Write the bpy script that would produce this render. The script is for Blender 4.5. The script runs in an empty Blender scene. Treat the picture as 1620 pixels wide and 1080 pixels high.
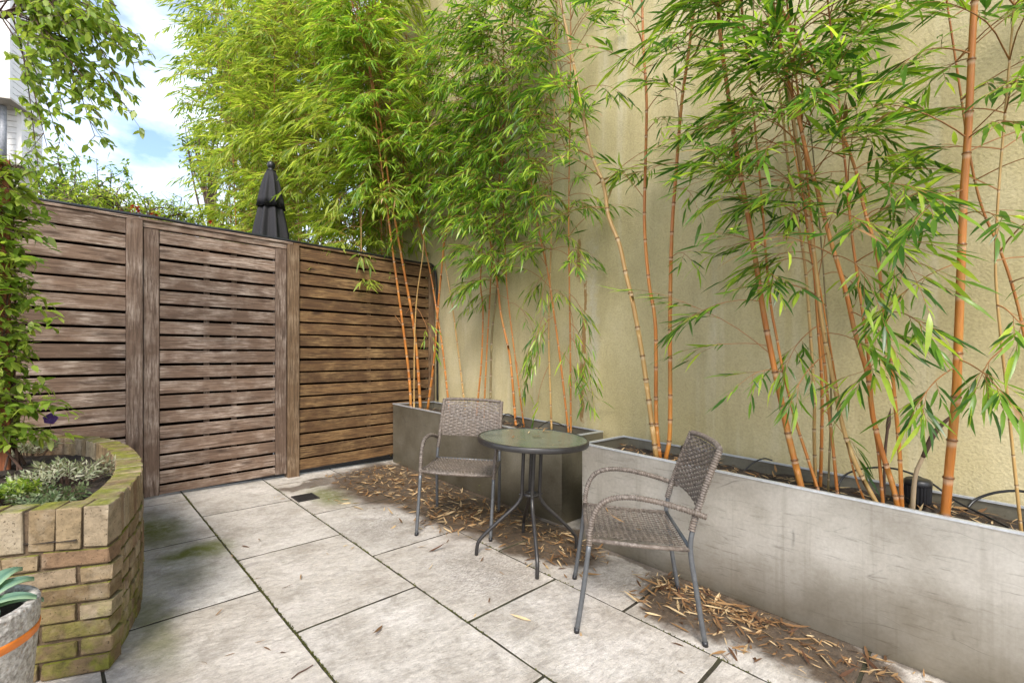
import bpy, math, random
import numpy as np
from mathutils import Vector, Matrix, Quaternion

R = math.radians
random.seed(7)
rng = np.random.default_rng(11)
scene = bpy.context.scene

# ------------------------------------------------------------------ camera
CAM_H = 1.25            # eye height, metres
FPX, CX, HY = 723.0, 810.0, 560.0   # focal length and horizon of the 1620 px wide photograph
cd = bpy.data.cameras.new('camera'); cam = bpy.data.objects.new('camera', cd)
scene.collection.objects.link(cam); scene.camera = cam
cd.sensor_width = 36.0; cd.lens = FPX / 1620 * 36; cd.shift_y = (HY - 540) / 1620
cd.clip_start = 0.05; cd.clip_end = 500
cam.location = (0, 0, CAM_H); cam.rotation_euler = (R(90), 0, R(-45))

# ------------------------------------------------------------------ sky, sun, exposure
SUN_EL, SUN_AZ = 46.0, 226.0      # azimuth clockwise from +Y
world = bpy.data.worlds.new('World'); scene.world = world; world.use_nodes = True
wn = world.node_tree.nodes; wl = world.node_tree.links
wn.clear()
wo = wn.new('ShaderNodeOutputWorld'); bg = wn.new('ShaderNodeBackground'); bg.inputs[1].default_value = 0.15
sky = wn.new('ShaderNodeTexSky'); sky.sky_type = 'NISHITA'; sky.sun_disc = False
sky.sun_elevation = R(SUN_EL); sky.sun_rotation = R(SUN_AZ); sky.dust_density = 1.5; sky.air_density = 1.0
tc = wn.new('ShaderNodeTexCoord'); mp = wn.new('ShaderNodeMapping'); mp.inputs['Scale'].default_value = (1, 1, 1.8)
mp.inputs['Location'].default_value = (0.3, 0.1, 0.35)
nz = wn.new('ShaderNodeTexNoise'); nz.inputs['Scale'].default_value = 3.4; nz.inputs['Detail'].default_value = 8; nz.inputs['Roughness'].default_value = 0.55
cr = wn.new('ShaderNodeValToRGB'); cr.color_ramp.elements[0].position = 0.36; cr.color_ramp.elements[1].position = 0.68
mx = wn.new('ShaderNodeMixRGB'); mx.inputs[2].default_value = (8.6, 8.7, 8.9, 1)
wl.new(tc.outputs['Generated'], mp.inputs[0]); wl.new(mp.outputs[0], nz.inputs['Vector']); 
sz = wn.new('ShaderNodeSeparateXYZ'); m1 = wn.new('ShaderNodeMath'); m1.operation = 'MULTIPLY_ADD'; m1.inputs[1].default_value = -0.55; m1.inputs[2].default_value = 0.20   # clouds thicken towards the horizon
m2 = wn.new('ShaderNodeMath'); m2.operation = 'ADD'; wl.new(tc.outputs['Generated'], sz.inputs[0]); wl.new(sz.outputs[2], m1.inputs[0]); wl.new(m1.outputs[0], m2.inputs[0]); wl.new(nz.outputs[0], m2.inputs[1]); wl.new(m2.outputs[0], cr.inputs[0])
wl.new(cr.outputs[0], mx.inputs[0]); wl.new(sky.outputs[0], mx.inputs[1]); wl.new(mx.outputs[0], bg.inputs[0]); wl.new(bg.outputs[0], wo.inputs[0])
sd = bpy.data.lights.new('sun', 'SUN'); sun = bpy.data.objects.new('sun', sd); scene.collection.objects.link(sun)
sd.energy = 2.0; sd.angle = R(20); sd.color = (1.0, 0.95, 0.87)
to_sun = Vector((math.sin(R(SUN_AZ)) * math.cos(R(SUN_EL)), math.cos(R(SUN_AZ)) * math.cos(R(SUN_EL)), math.sin(R(SUN_EL))))
sun.rotation_euler = to_sun.to_track_quat('Z', 'Y').to_euler(); sun.location = (-6, -3, 9)
vs = scene.view_settings; vs.view_transform = 'Standard'; vs.look = 'None'; vs.gamma = 1; vs.use_curve_mapping = False
vs.exposure = 1.14
scene.cycles.use_denoising = True
scene.cycles.max_bounces = 8; scene.cycles.transparent_max_bounces = 8

# ------------------------------------------------------------------ pixels to places
GA, GB = -0.0293, 0.0293          # the paving falls towards the wall and rises towards the fence
S2 = math.sqrt(0.5)
def g(x, y): return GA * x + GB * y
def ray(px, py):
    r = (px - CX) / FPX
    return Vector((S2 * (1 + r), S2 * (1 - r), (HY - py) / FPX))
C0 = Vector((0, 0, CAM_H))
def on_ground(px, py, h=0.0):
    d = ray(px, py); return C0 + d * ((CAM_H - h) / (GA * d.x + GB * d.y - d.z))
def on_x(px, py, x, lean=0.0, zb=0.6):
    d = ray(px, py); return C0 + d * ((x - lean * (CAM_H - zb)) / (d.x + lean * d.z))
def on_y(px, py, y):
    d = ray(px, py); return C0 + d * (y / d.y)
def on_z(px, py, z):
    d = ray(px, py); return C0 + d * ((z - CAM_H) / d.z)
def at_depth(px, py, f): return C0 + ray(px, py) * f

# ------------------------------------------------------------------ objects
coll = scene.collection
def link(o, parent=None):
    coll.objects.link(o)
    if parent is not None: o.parent = parent
    return o
def tag(o, label=None, cat=None, group=None, kind=None):
    if label: o['label'] = label
    if cat: o['category'] = cat
    if group: o['group'] = group
    if kind: o['kind'] = kind
    return o
def thing(name, loc, label, cat, group=None, rz=0.0):
    o = bpy.data.objects.new(name, None); o.empty_display_size = 0.1
    o.location = loc; o.rotation_euler = (0, 0, rz); link(o)
    return tag(o, label, cat, group)
def mesh_obj(name, me, mat, parent=None, loc=None):
    o = bpy.data.objects.new(name, me)
    if mat is not None and len(me.materials) == 0: me.materials.append(mat)
    if loc is not None: o.location = loc
    return link(o, parent)

class MB:
    """collects vertices and faces of one mesh"""
    def __init__(s): s.v = []; s.f = []
    def add(s, vs, fs):
        b = len(s.v); s.v += [tuple(q) for q in vs]; s.f += [tuple(i + b for i in q) for q in fs]; return s
    def box(s, x0, x1, y0, y1, z0, z1, bev=0.0):
        if bev <= 0:
            return s.add([(x0,y0,z0),(x1,y0,z0),(x1,y1,z0),(x0,y1,z0),(x0,y0,z1),(x1,y0,z1),(x1,y1,z1),(x0,y1,z1)],
                         [(3,2,1,0),(4,5,6,7),(0,1,5,4),(1,2,6,5),(2,3,7,6),(3,0,4,7)])
        b = bev; vs = []; 
        for (sx, cx_, sy, cy_, sz, cz_) in [(a, x, b_, y, c, z) for (c, z) in ((1, z0), (-1, z1)) for (a, x, b_, y) in ((1, x0, 1, y0), (-1, x1, 1, y0), (-1, x1, -1, y1), (1, x0, -1, y1))]:
            vs += [(cx_, cy_ + sy*b, cz_ + sz*b), (cx_ + sx*b, cy_, cz_ + sz*b), (cx_ + sx*b, cy_ + sy*b, cz_)]
        X = lambda i: 3*i; Y = lambda i: 3*i+1; Z = lambda i: 3*i+2
        fs = [(Z(3),Z(2),Z(1),Z(0)), (Z(4),Z(5),Z(6),Z(7)), (Y(0),Y(1),Y(5),Y(4)), (X(1),X(2),X(6),X(5)), (Y(2),Y(3),Y(7),Y(6)), (X(3),X(0),X(4),X(7))]
        for i, j in ((0,1),(2,3)): fs += [(Y(i),Z(i),Z(j),Y(j)), (Z(i+4),Y(i+4),Y(j+4),Z(j+4))]
        for i, j in ((1,2),(3,0)): fs += [(X(i),Z(i),Z(j),X(j)), (Z(i+4),X(i+4),X(j+4),Z(j+4))]
        fs += [(X(0),Y(0),Y(4),X(4)), (Y(1),X(1),X(5),Y(5)), (X(2),Y(2),Y(6),X(6)), (Y(3),X(3),X(7),Y(7))]
        for i in range(8): fs.append((X(i),Y(i),Z(i)))
        return s.add(vs, fs)
    def tube(s, pts, rad, n=8, caps=True):
        pts = [Vector(p) for p in pts]; m = len(pts)
        if not hasattr(rad, '__len__'): rad = [rad] * m
        t0 = (pts[1] - pts[0]).normalized()
        u = t0.orthogonal().normalized(); vs = []
        for i in range(m):
            t = (pts[min(i+1, m-1)] - pts[max(i-1, 0)]).normalized()
            u = (u - t * u.dot(t))
            u = u.normalized() if u.length > 1e-6 else t.orthogonal().normalized()
            w = t.cross(u)
            for k in range(n):
                a = 2*math.pi*k/n; vs.append(pts[i] + (u*math.cos(a) + w*math.sin(a))*rad[i])
        fs = [(i*n+k, i*n+(k+1)%n, (i+1)*n+(k+1)%n, (i+1)*n+k) for i in range(m-1) for k in range(n)]
        if caps: fs += [tuple(range(n-1, -1, -1)), tuple((m-1)*n+k for k in range(n))]
        return s.add(vs, fs)
    def lathe(s, prof, n=32, c=(0,0,0), rmod=None):
        vs = []
        for (r, z) in prof:
            for k in range(n):
                a = 2*math.pi*k/n; rr = r * (rmod(a, z) if rmod else 1)
                vs.append((c[0]+rr*math.cos(a), c[1]+rr*math.sin(a), c[2]+z))
        fs = [(i*n+k, i*n+(k+1)%n, (i+1)*n+(k+1)%n, (i+1)*n+k) for i in range(len(prof)-1) for k in range(n)]
        return s.add(vs, fs)
    def mesh(s, name, smooth=False):
        me = bpy.data.meshes.new(name); me.from_pydata(s.v, [], s.f); me.update()
        if smooth: me.polygons.foreach_set('use_smooth', [True]*len(me.polygons))
        return me
    def build(s, name, mat, parent=None, smooth=False, loc=None):
        return mesh_obj(name, s.mesh(name, smooth), mat, parent, loc)

def catmull(pts, per=8):
    pts = [Vector(p) for p in pts]
    if len(pts) < 3:
        return [pts[0].lerp(pts[1], i/per) for i in range(per+1)]
    P = [pts[0]*2 - pts[1]] + pts + [pts[-1]*2 - pts[-2]]; out = []
    for i in range(1, len(P)-2):
        a, b, c, d = P[i-1:i+3]
        for k in range(per):
            t = k/per
            out.append(0.5*((2*b) + (c-a)*t + (2*a-5*b+4*c-d)*t*t + (-a+3*b-3*c+d)*t**3))
    out.append(pts[-1]); return out
def resample(pts, step):
    L = [0.0]
    for i in range(1, len(pts)): L.append(L[-1] + (pts[i]-pts[i-1]).length)
    n = max(2, int(L[-1]/step)); out = []; j = 0
    for k in range(n+1):
        d = L[-1]*k/n
        while j < len(pts)-2 and L[j+1] < d: j += 1
        f = (d-L[j])/max(1e-9, L[j+1]-L[j]); out.append(pts[j].lerp(pts[j+1], min(1, max(0, f))))
    return out

# ------------------------------------------------------------------ materials
class NT:
    def __init__(s, name):
        s.m = bpy.data.materials.new(name); s.m.use_nodes = True; s.t = s.m.node_tree; s.n = s.t.nodes; s.l = s.t.links
        s.bsdf = s.n['Principled BSDF']; s.out = s.n['Material Output']
    def node(s, typ, **kw):
        n = s.n.new(typ)
        for k, v in kw.items():
            if k in n.inputs: s.put(n.inputs[k], v)
            else: setattr(n, k, v)
        return n
    def put(s, inp, v):
        if hasattr(v, 'is_linked') or isinstance(v, bpy.types.NodeSocket): s.l.new(v, inp)
        else:
            if isinstance(v, (tuple, list)) and inp.type == 'RGBA' and len(v) == 3: v = (*v, 1)
            inp.default_value = v
    def coord(s, kind='Object', scale=(1,1,1), loc=(0,0,0)):
        if kind == 'Position': src = s.node('ShaderNodeNewGeometry').outputs['Position']
        else: src = s.node('ShaderNodeTexCoord').outputs[kind]
        mp = s.node('ShaderNodeMapping'); mp.inputs['Scale'].default_value = scale; mp.inputs['Location'].default_value = loc
        s.l.new(src, mp.inputs[0]); return mp.outputs[0]
    def noise(s, vec, scale, detail=4, rough=0.55, dist=0.0):
        n = s.node('ShaderNodeTexNoise'); s.l.new(vec, n.inputs['Vector'])
        n.inputs['Scale'].default_value = scale; n.inputs['Detail'].default_value = detail; n.inputs['Roughness'].default_value = rough; n.inputs['Distortion'].default_value = dist
        return n.outputs[0]
    def ramp(s, fac, stops):
        n = s.node('ShaderNodeValToRGB'); s.l.new(fac, n.inputs[0]); e = n.color_ramp.elements
        while len(e) < len(stops): e.new(0.5)
        for q, (p, c) in zip(e, stops):
            q.position = p; q.color = (c, c, c, 1) if not hasattr(c, '__len__') else (*c, 1)
        return n.outputs[0]
    def mix(s, fac, a, b, mode='MIX'):
        n = s.node('ShaderNodeMixRGB'); n.blend_type = mode; s.put(n.inputs[0], fac); s.put(n.inputs[1], a); s.put(n.inputs[2], b); return n.outputs[0]
    def math(s, op, a, b=0.0, clamp=False):
        n = s.node('ShaderNodeMath'); n.operation = op; n.use_clamp = clamp; s.put(n.inputs[0], a); s.put(n.inputs[1], b); return n.outputs[0]
    def bump(s, h, strength=0.3, dist=0.01, prev=None):
        n = s.node('ShaderNodeBump'); s.l.new(h, n.inputs['Height']); n.inputs['Strength'].default_value = strength; n.inputs['Distance'].default_value = dist
        if prev is not None: s.l.new(prev, n.inputs['Normal'])
        return n.outputs[0]
    def rand(s): return s.node('ShaderNodeObjectInfo').outputs['Random']
    def set(s, **kw):
        names = dict(color='Base Color', rough='Roughness', metal='Metallic', normal='Normal', spec='Specular IOR Level', trans='Transmission Weight', ior='IOR', alpha='Alpha')
        for k, v in kw.items(): s.put(s.bsdf.inputs[names[k]], v)
        return s.m
    def blobs(s, pos, lst, soft=0.35, wob=0.35, wscale=3.0):
        """soft-edged stains of given centres and radii on the ground (x, y, rx, ry)"""
        nv = s.node('ShaderNodeTexNoise'); s.l.new(pos, nv.inputs['Vector']); nv.inputs['Scale'].default_value = wscale; nv.inputs['Detail'].default_value = 5
        sub = s.node('ShaderNodeVectorMath', operation='SUBTRACT'); s.l.new(nv.outputs['Color'], sub.inputs[0]); sub.inputs[1].default_value = (.5,.5,.5)
        sc = s.node('ShaderNodeVectorMath', operation='SCALE'); s.l.new(sub.outputs[0], sc.inputs[0]); sc.inputs['Scale'].default_value = wob
        ad = s.node('ShaderNodeVectorMath', operation='ADD'); s.l.new(pos, ad.inputs[0]); s.l.new(sc.outputs[0], ad.inputs[1])
        res = None
        for (x, y, rx, ry, w) in lst:
            mp = s.node('ShaderNodeMapping'); s.l.new(ad.outputs[0], mp.inputs[0])
            mp.inputs['Scale'].default_value = (1/rx, 1/ry, 0); mp.inputs['Location'].default_value = (-x/rx, -y/ry, 0)
            ln = s.node('ShaderNodeVectorMath', operation='LENGTH'); s.l.new(mp.outputs[0], ln.inputs[0])
            mr = s.node('ShaderNodeMapRange'); s.l.new(ln.outputs['Value'], mr.inputs[0])
            mr.inputs[1].default_value = 1 + soft*0.5; mr.inputs[2].default_value = 1 - soft; mr.inputs[3].default_value = 0; mr.inputs[4].default_value = w
            mr.interpolation_type = 'SMOOTHSTEP'
            res = mr.outputs[0] if res is None else s.math('MAXIMUM', res, mr.outputs[0])
        return res

M = {}
def simple(name, col, rough=0.6, metal=0.0, nscale=30, namp=0.25, bump=0.0):
    t = NT(name); c = t.coord('Object'); n = t.noise(c, nscale, 5)
    dark = tuple(q*(1-namp) for q in col); lite = tuple(min(1, q*(1+namp)) for q in col)
    kw = dict(color=t.ramp(n, [(0.3, dark), (0.7, lite)]), rough=rough, metal=metal)
    if bump: kw['normal'] = t.bump(n, bump, 0.004)
    M[name] = t.set(**kw); return M[name]

# paving stone
t = NT('sandstone'); P = t.coord('Position'); rnd = t.rand()
so = t.node('ShaderNodeVectorMath', operation='ADD'); t.l.new(P, so.inputs[0]); sv = t.node('ShaderNodeCombineXYZ'); t.l.new(t.math('MULTIPLY', rnd, 31.0), sv.inputs[0]); t.l.new(t.math('MULTIPLY', rnd, 57.0), sv.inputs[1]); t.l.new(sv.outputs[0], so.inputs[1])
n1 = t.noise(so.outputs[0], 2.6, 8, 0.66); n2 = t.noise(P, 38, 6, 0.7); n3 = t.noise(t.coord('Position', (1.0, 3.2, 1)), 9, 6, 0.65, 0.8)
col = t.ramp(n1, [(0.30, (0.27, 0.24, 0.20)), (0.46, (0.45, 0.415, 0.365)), (0.64, (0.585, 0.55, 0.50))])
col = t.mix(t.math('MULTIPLY', rnd, 0.35), col, (0.46, 0.385, 0.305))
col = t.mix(0.45, col, t.ramp(n2, [(0.3, 0.25), (0.52, 0.5), (0.75, 0.68)]), 'OVERLAY')
n4 = t.noise(t.coord('Position', (1, 1.8, 1)), 150, 3, 0.7); col = t.mix(0.35, col, t.ramp(n4, [(0.3, 0.25), (0.5, 0.5), (0.7, 0.7)]), 'OVERLAY')
col = t.mix(t.ramp(n3, [(0.52, 0.0), (0.72, 0.5)]), col, (0.20, 0.175, 0.15))
sp = t.noise(P, 95, 2, 0.5); col = t.mix(t.ramp(sp, [(0.70, 0.0), (0.75, 0.7)]), col, (0.10, 0.085, 0.065))
# worn, pitted grey stone where water stands
pit = t.blobs(P, [(1.75, 1.98, 0.36, 0.42, 0.9), (1.62, 2.95, 0.34, 0.33, 0.85), (2.25, 1.15, 0.3, 0.5, 0.6), (1.0, 3.5, 0.5, 0.35, 0.35)], 0.8, 0.4, 3)
pitn = t.ramp(t.noise(t.coord('Position', (1, 2.4, 1)), 55, 5, 0.75), [(0.42, 0.0), (0.62, 1.0)])
col = t.mix(t.math('MULTIPLY', t.math('MULTIPLY', pit, pitn), 0.8), col, (0.11, 0.092, 0.075))
blot = t.noise(so.outputs[0], 7, 8, 0.75, 0.5); col = t.mix(t.ramp(blot, [(0.50, 0.0), (0.66, 0.6)]), col, (0.23, 0.20, 0.16))
_a, _b = on_ground(246, 838), on_ground(302, 874)
alg = t.blobs(P, [(_a.x, _a.y, 0.17, 0.34, 1.0), (_b.x, _b.y, 0.20, 0.16, 1.0), (0.50, 2.95, 0.14, 0.2, 0.35), (1.62, 3.78, 0.17, 0.32, 0.85), (0.3, 2.5, 0.10, 0.4, 0.6)], 0.75, 0.22, 5)
algn = t.ramp(t.noise(P, 16, 6, 0.7), [(0.3, 0.55), (0.55, 1.0)])
col = t.mix(t.math('MULTIPLY', alg, algn), col, (0.115, 0.125, 0.022))
# damp leaf mould along the metal troughs
wet = t.blobs(P, [(2.42, 3.75, 0.75, 0.85, 1.0), (2.38, 2.85, 0.50, 0.75, 1.0), (2.36, 2.05, 0.36, 0.48, 1.0), (2.34, 1.02, 0.32, 0.30, 1.0), (2.42, 0.60, 0.28, 0.44, 1.0), (1.62, 4.2, 0.28, 0.14, 0.8), (2.6, 1.5, 0.10, 3.4, 0.75)], 0.22, 0.42, 4)
wcol = t.ramp(t.noise(P, 22, 7, 0.7), [(0.3, (0.030, 0.019, 0.011)), (0.58, (0.075, 0.047, 0.026)), (0.8, (0.20, 0.14, 0.085))])
col = t.mix(t.math('MULTIPLY', wet, 0.93), col, wcol)
rough = t.math('SUBTRACT', 0.78, t.math('MULTIPLY', wet, 0.25))
nb = t.bump(t.noise(t.coord('Position', (1, 2.0, 1)), 14, 8, 0.68), 0.8, 0.016)
nb = t.bump(n2, 0.4, 0.004, nb)
M['stone'] = t.set(color=col, rough=rough, normal=nb, spec=0.35)

t = NT('soil'); P = t.coord('Position'); n = t.noise(P, 45, 8, 0.7)
M['soil'] = t.set(color=t.ramp(n, [(0.3, (0.012, 0.009, 0.006)), (0.6, (0.05, 0.033, 0.02)), (0.78, (0.12, 0.08, 0.045))]), rough=0.95, normal=t.bump(n, 1.0, 0.02))
t = NT('joint_sand'); P = t.coord('Position'); n = t.noise(P, 30, 6, 0.7); n2 = t.noise(P, 2.5, 3)
c = t.ramp(n, [(0.3, (0.012, 0.009, 0.005)), (0.62, (0.035, 0.027, 0.014)), (0.9, (0.10, 0.08, 0.05))])
M['joint'] = t.set(color=t.mix(t.ramp(n2, [(0.45, 0), (0.65, 0.5)]), c, (0.045, 0.05, 0.012)), rough=0.95, normal=t.bump(n, 0.8, 0.01))

# rendered wall: pebbly masonry paint, streaked
t = NT('masonry_paint'); P = t.coord('Position')
big = t.noise(P, 0.9, 6, 0.6); st = t.noise(t.coord('Position', (1, 3.0, 0.6)), 1.9, 8, 0.65, 0.6); fine = t.noise(P, 75, 4, 0.65)
col = t.ramp(big, [(0.3, (0.38, 0.315, 0.155)), (0.5, (0.45, 0.38, 0.21)), (0.7, (0.51, 0.45, 0.285))])
col = t.mix(t.ramp(st, [(0.46, 0.0), (0.70, 0.55)]), col, (0.31, 0.265, 0.135))
st2 = t.noise(t.coord('Position', (1, 6.0, 0.25), (0, 3, 0)), 1.3, 4, 0.5)
col = t.mix(t.ramp(st2, [(0.56, 0.0), (0.80, 0.40)]), col, (0.62, 0.58, 0.48))
# bare patches where a climber has been pulled off, and a grey smear beside them
def strip(y, z0, z1, w):
    mp = t.node('ShaderNodeMapping'); t.l.new(P, mp.inputs[0]); mp.inputs['Scale'].default_value = (0, 1/w, 2/(z1-z0)); mp.inputs['Location'].default_value = (0, -y/w, -(z0+z1)/(z1-z0))
    nn = t.node('ShaderNodeTexNoise'); t.l.new(P, nn.inputs['Vector']); nn.inputs['Scale'].default_value = 16; nn.inputs['Detail'].default_value = 5
    sb = t.node('ShaderNodeVectorMath', operation='SUBTRACT'); t.l.new(nn.outputs['Color'], sb.inputs[0]); sb.inputs[1].default_value = (.5, .5, .5)
    ad = t.node('ShaderNodeVectorMath', operation='ADD'); t.l.new(mp.outputs[0], ad.inputs[0])
    sc = t.node('ShaderNodeVectorMath', operation='SCALE'); t.l.new(sb.outputs[0], sc.inputs[0]); sc.inputs['Scale'].default_value = 2.0; t.l.new(sc.outputs[0], ad.inputs[1])
    sx = t.node('ShaderNodeSeparateXYZ'); t.l.new(ad.outputs[0], sx.inputs[0])
    v = t.math('MAXIMUM', t.math('ABSOLUTE', sx.outputs[1]), t.math('ABSOLUTE', sx.outputs[2]))
    return v
WX = 3.25
marks = None
for (px0, py0, px1, py1, w) in ((915, 380, 917, 442, 0.022), (926, 448, 927, 500, 0.017), (925, 500, 922, 565, 0.022), (921, 565, 922, 612, 0.034), (920, 612, 921, 670, 0.022)):
    a = on_x(px0, py0, WX); b = on_x(px1, py1, WX); v = t.ramp(strip((a.y+b.y)/2, b.z, a.z, w), [(0.75, 1.0), (1.05, 0.0)])
    marks = v if marks is None else t.math('MAXIMUM', marks, v)
a = on_x(938, 500, WX); sm = t.ramp(strip(a.y, 0.7, 2.5, 0.07), [(0.2, 0.40), (1.6, 0.0)])
col = t.mix(sm, col, (0.44, 0.41, 0.36))
col = t.mix(t.math('MULTIPLY', marks, 0.9), col, (0.26, 0.145, 0.05))
col = t.mix(0.35, col, t.ramp(fine, [(0.3, 0.3), (0.5, 0.5), (0.72, 0.66)]), 'OVERLAY')
vo = t.node('ShaderNodeTexVoronoi'); t.l.new(P, vo.inputs['Vector']); vo.inputs['Scale'].default_value = 70
nb = t.bump(fine, 0.55, 0.008); nb = t.bump(vo.outputs[0], 0.15, 0.004, nb)
M['render'] = t.set(color=col, rough=0.85, normal=nb, spec=0.25)

def wood(name, c_dark, c_mid, c_lite, c_wear, wear, axis=0):
    t = NT(name); sc = [26, 26, 26]; sc[axis] = 1.6
    rnd = t.rand(); off = t.node('ShaderNodeCombineXYZ'); 
    for i in range(3): t.l.new(t.math('MULTIPLY', rnd, 17.0 + 9*i), off.inputs[i])
    ad = t.node('ShaderNodeVectorMath', operation='ADD'); t.l.new(t.coord('Position'), ad.inputs[0]); t.l.new(off.outputs[0], ad.inputs[1])
    mp = t.node('ShaderNodeMapping'); t.l.new(ad.outputs[0], mp.inputs[0]); mp.inputs['Scale'].default_value = sc
    gr = t.noise(mp.outputs[0], 1.6, 7, 0.68, 1.2)
    sc2 = [70, 70, 70]; sc2[axis] = 5
    mp2 = t.node('ShaderNodeMapping'); t.l.new(ad.outputs[0], mp2.inputs[0]); mp2.inputs['Scale'].default_value = sc2
    fib = t.noise(mp2.outputs[0], 1.5, 5, 0.7, 0.4)
    blot = t.noise(ad.outputs[0], 4.5, 5, 0.6)
    ks = [9, 9, 9]; ks[axis] = 2.6; mk = t.node('ShaderNodeMapping'); t.l.new(ad.outputs[0], mk.inputs[0]); mk.inputs['Scale'].default_value = ks
    kv = t.node('ShaderNodeTexVoronoi'); t.l.new(t.mix(0.10, mk.outputs[0], t.noise(ad.outputs[0], 30, 3), 'ADD'), kv.inputs['Vector']); kv.inputs['Scale'].default_value = 1.0; knot = t.ramp(kv.outputs[0], [(0.05, 0.85), (0.13, 0.35), (0.20, 0.0)])
    col = t.ramp(gr, [(0.30, c_dark), (0.5, c_mid), (0.70, c_lite)])
    col = t.mix(t.math('MULTIPLY', t.math('POWER', rnd, 1.6), 0.75), col, t.mix(0.45, c_dark, c_mid))
    col = t.mix(t.math('MULTIPLY', t.ramp(blot, [(0.42, 0.0), (0.64, 1.0)]), t.math('MULTIPLY', t.ramp(fib, [(0.42, 0.0), (0.6, 1.0)]), wear)), col, c_wear)
    col = t.mix(knot, col, c_dark)
    col = t.mix(0.6, col, t.ramp(fib, [(0.28, 0.2), (0.5, 0.5), (0.72, 0.72)]), 'OVERLAY')
    M[name] = t.set(color=col, rough=0.72, normal=t.bump(fib, 0.5, 0.004, t.bump(gr, 0.4, 0.004)), spec=0.3)
wood('weathered_wood', (0.062, 0.036, 0.023), (0.175, 0.112, 0.075), (0.28, 0.188, 0.13), (0.43, 0.35, 0.285), 0.8)
wood('weathered_upright', (0.058, 0.035, 0.023), (0.16, 0.103, 0.07), (0.245, 0.168, 0.12), (0.37, 0.30, 0.245), 0.7, 2)
wood('oiled_wood', (0.032, 0.016, 0.008), (0.11, 0.058, 0.025), (0.225, 0.125, 0.05), (0.35, 0.225, 0.10), 0.55)
wood('oiled_upright', (0.06, 0.036, 0.02), (0.14, 0.085, 0.045), (0.22, 0.14, 0.075), (0.36, 0.27, 0.18), 0.5, 2)
wood('post_wood', (0.16, 0.05, 0.02), (0.27, 0.09, 0.035), (0.36, 0.14, 0.06), (0.4, 0.2, 0.1), 0.3, 2)
simple('shade_black', (0.008, 0.005, 0.003), 1.0); M['shade_black'].node_tree.nodes['Principled BSDF'].inputs['Specular IOR Level'].default_value = 0.0  # near-black that stands for shade in the slat gaps and the drain
simple('black_plastic', (0.012, 0.012, 0.014), 0.38)
simple('black_cloth', (0.011, 0.010, 0.012), 0.8, 0, 60, 0.3)

# bricks
t = NT('stock_brick'); P = t.coord('Position'); rnd = t.rand(); n = t.noise(P, 26, 7, 0.7); n2 = t.noise(P, 6, 5, 0.6)
rcol = t.ramp(rnd, [(0.0, (0.13, 0.088, 0.046)), (0.25, (0.195, 0.138, 0.075)), (0.5, (0.245, 0.182, 0.105)), (0.75, (0.175, 0.108, 0.062)), (1.0, (0.28, 0.228, 0.15))])
col = t.mix(0.75, rcol, t.ramp(n, [(0.3, 0.22), (0.5, 0.5), (0.75, 0.72)]), 'OVERLAY')
col = t.mix(t.ramp(n2, [(0.55, 0.0), (0.72, 0.55)]), col, (0.43, 0.36, 0.26))
sp = t.noise(P, 110, 2); col = t.mix(t.ramp(sp, [(0.64, 0), (0.70, 0.8)]), col, (0.05, 0.035, 0.02))
# moss: on the coping and where water runs down near the paving
nm = t.node('ShaderNodeNewGeometry'); sx = t.node('ShaderNodeSeparateXYZ'); t.l.new(nm.outputs['True Normal'], sx.inputs[0])
mn = t.noise(P, 7, 7, 0.7); top = t.math('MULTIPLY', t.ramp(sx.outputs[2], [(0.6, 0), (0.9, 1)]), t.ramp(mn, [(0.40, 0.15), (0.56, 1.0)]))
pz = t.node('ShaderNodeSeparateXYZ'); t.l.new(P, pz.inputs[0])
low = t.math('MULTIPLY', t.ramp(t.math('ADD', pz.outputs[2], t.math('MULTIPLY', mn, 0.55)), [(0.36, 0.85), (0.62, 0.0)]), t.ramp(t.noise(P, 11, 5), [(0.42, 0), (0.55, 1)]))
col = t.mix(t.math('MULTIPLY', t.math('MAXIMUM', top, low), 0.9), col, t.ramp(n, [(0.3, (0.07, 0.075, 0.010)), (0.6, (0.20, 0.21, 0.022)), (0.8, (0.32, 0.30, 0.06))]))
M['brick'] = t.set(color=col, rough=0.9, normal=t.bump(n, 0.9, 0.012), spec=0.2)
t = NT('mortar'); P = t.coord('Position'); n = t.noise(P, 40, 6, 0.7)
M['mortar'] = t.set(color=t.ramp(n, [(0.3, (0.06, 0.038, 0.02)), (0.6, (0.13, 0.088, 0.05)), (0.8, (0.22, 0.165, 0.10))]), rough=0.95, normal=t.bump(n, 0.9, 0.012))

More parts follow.
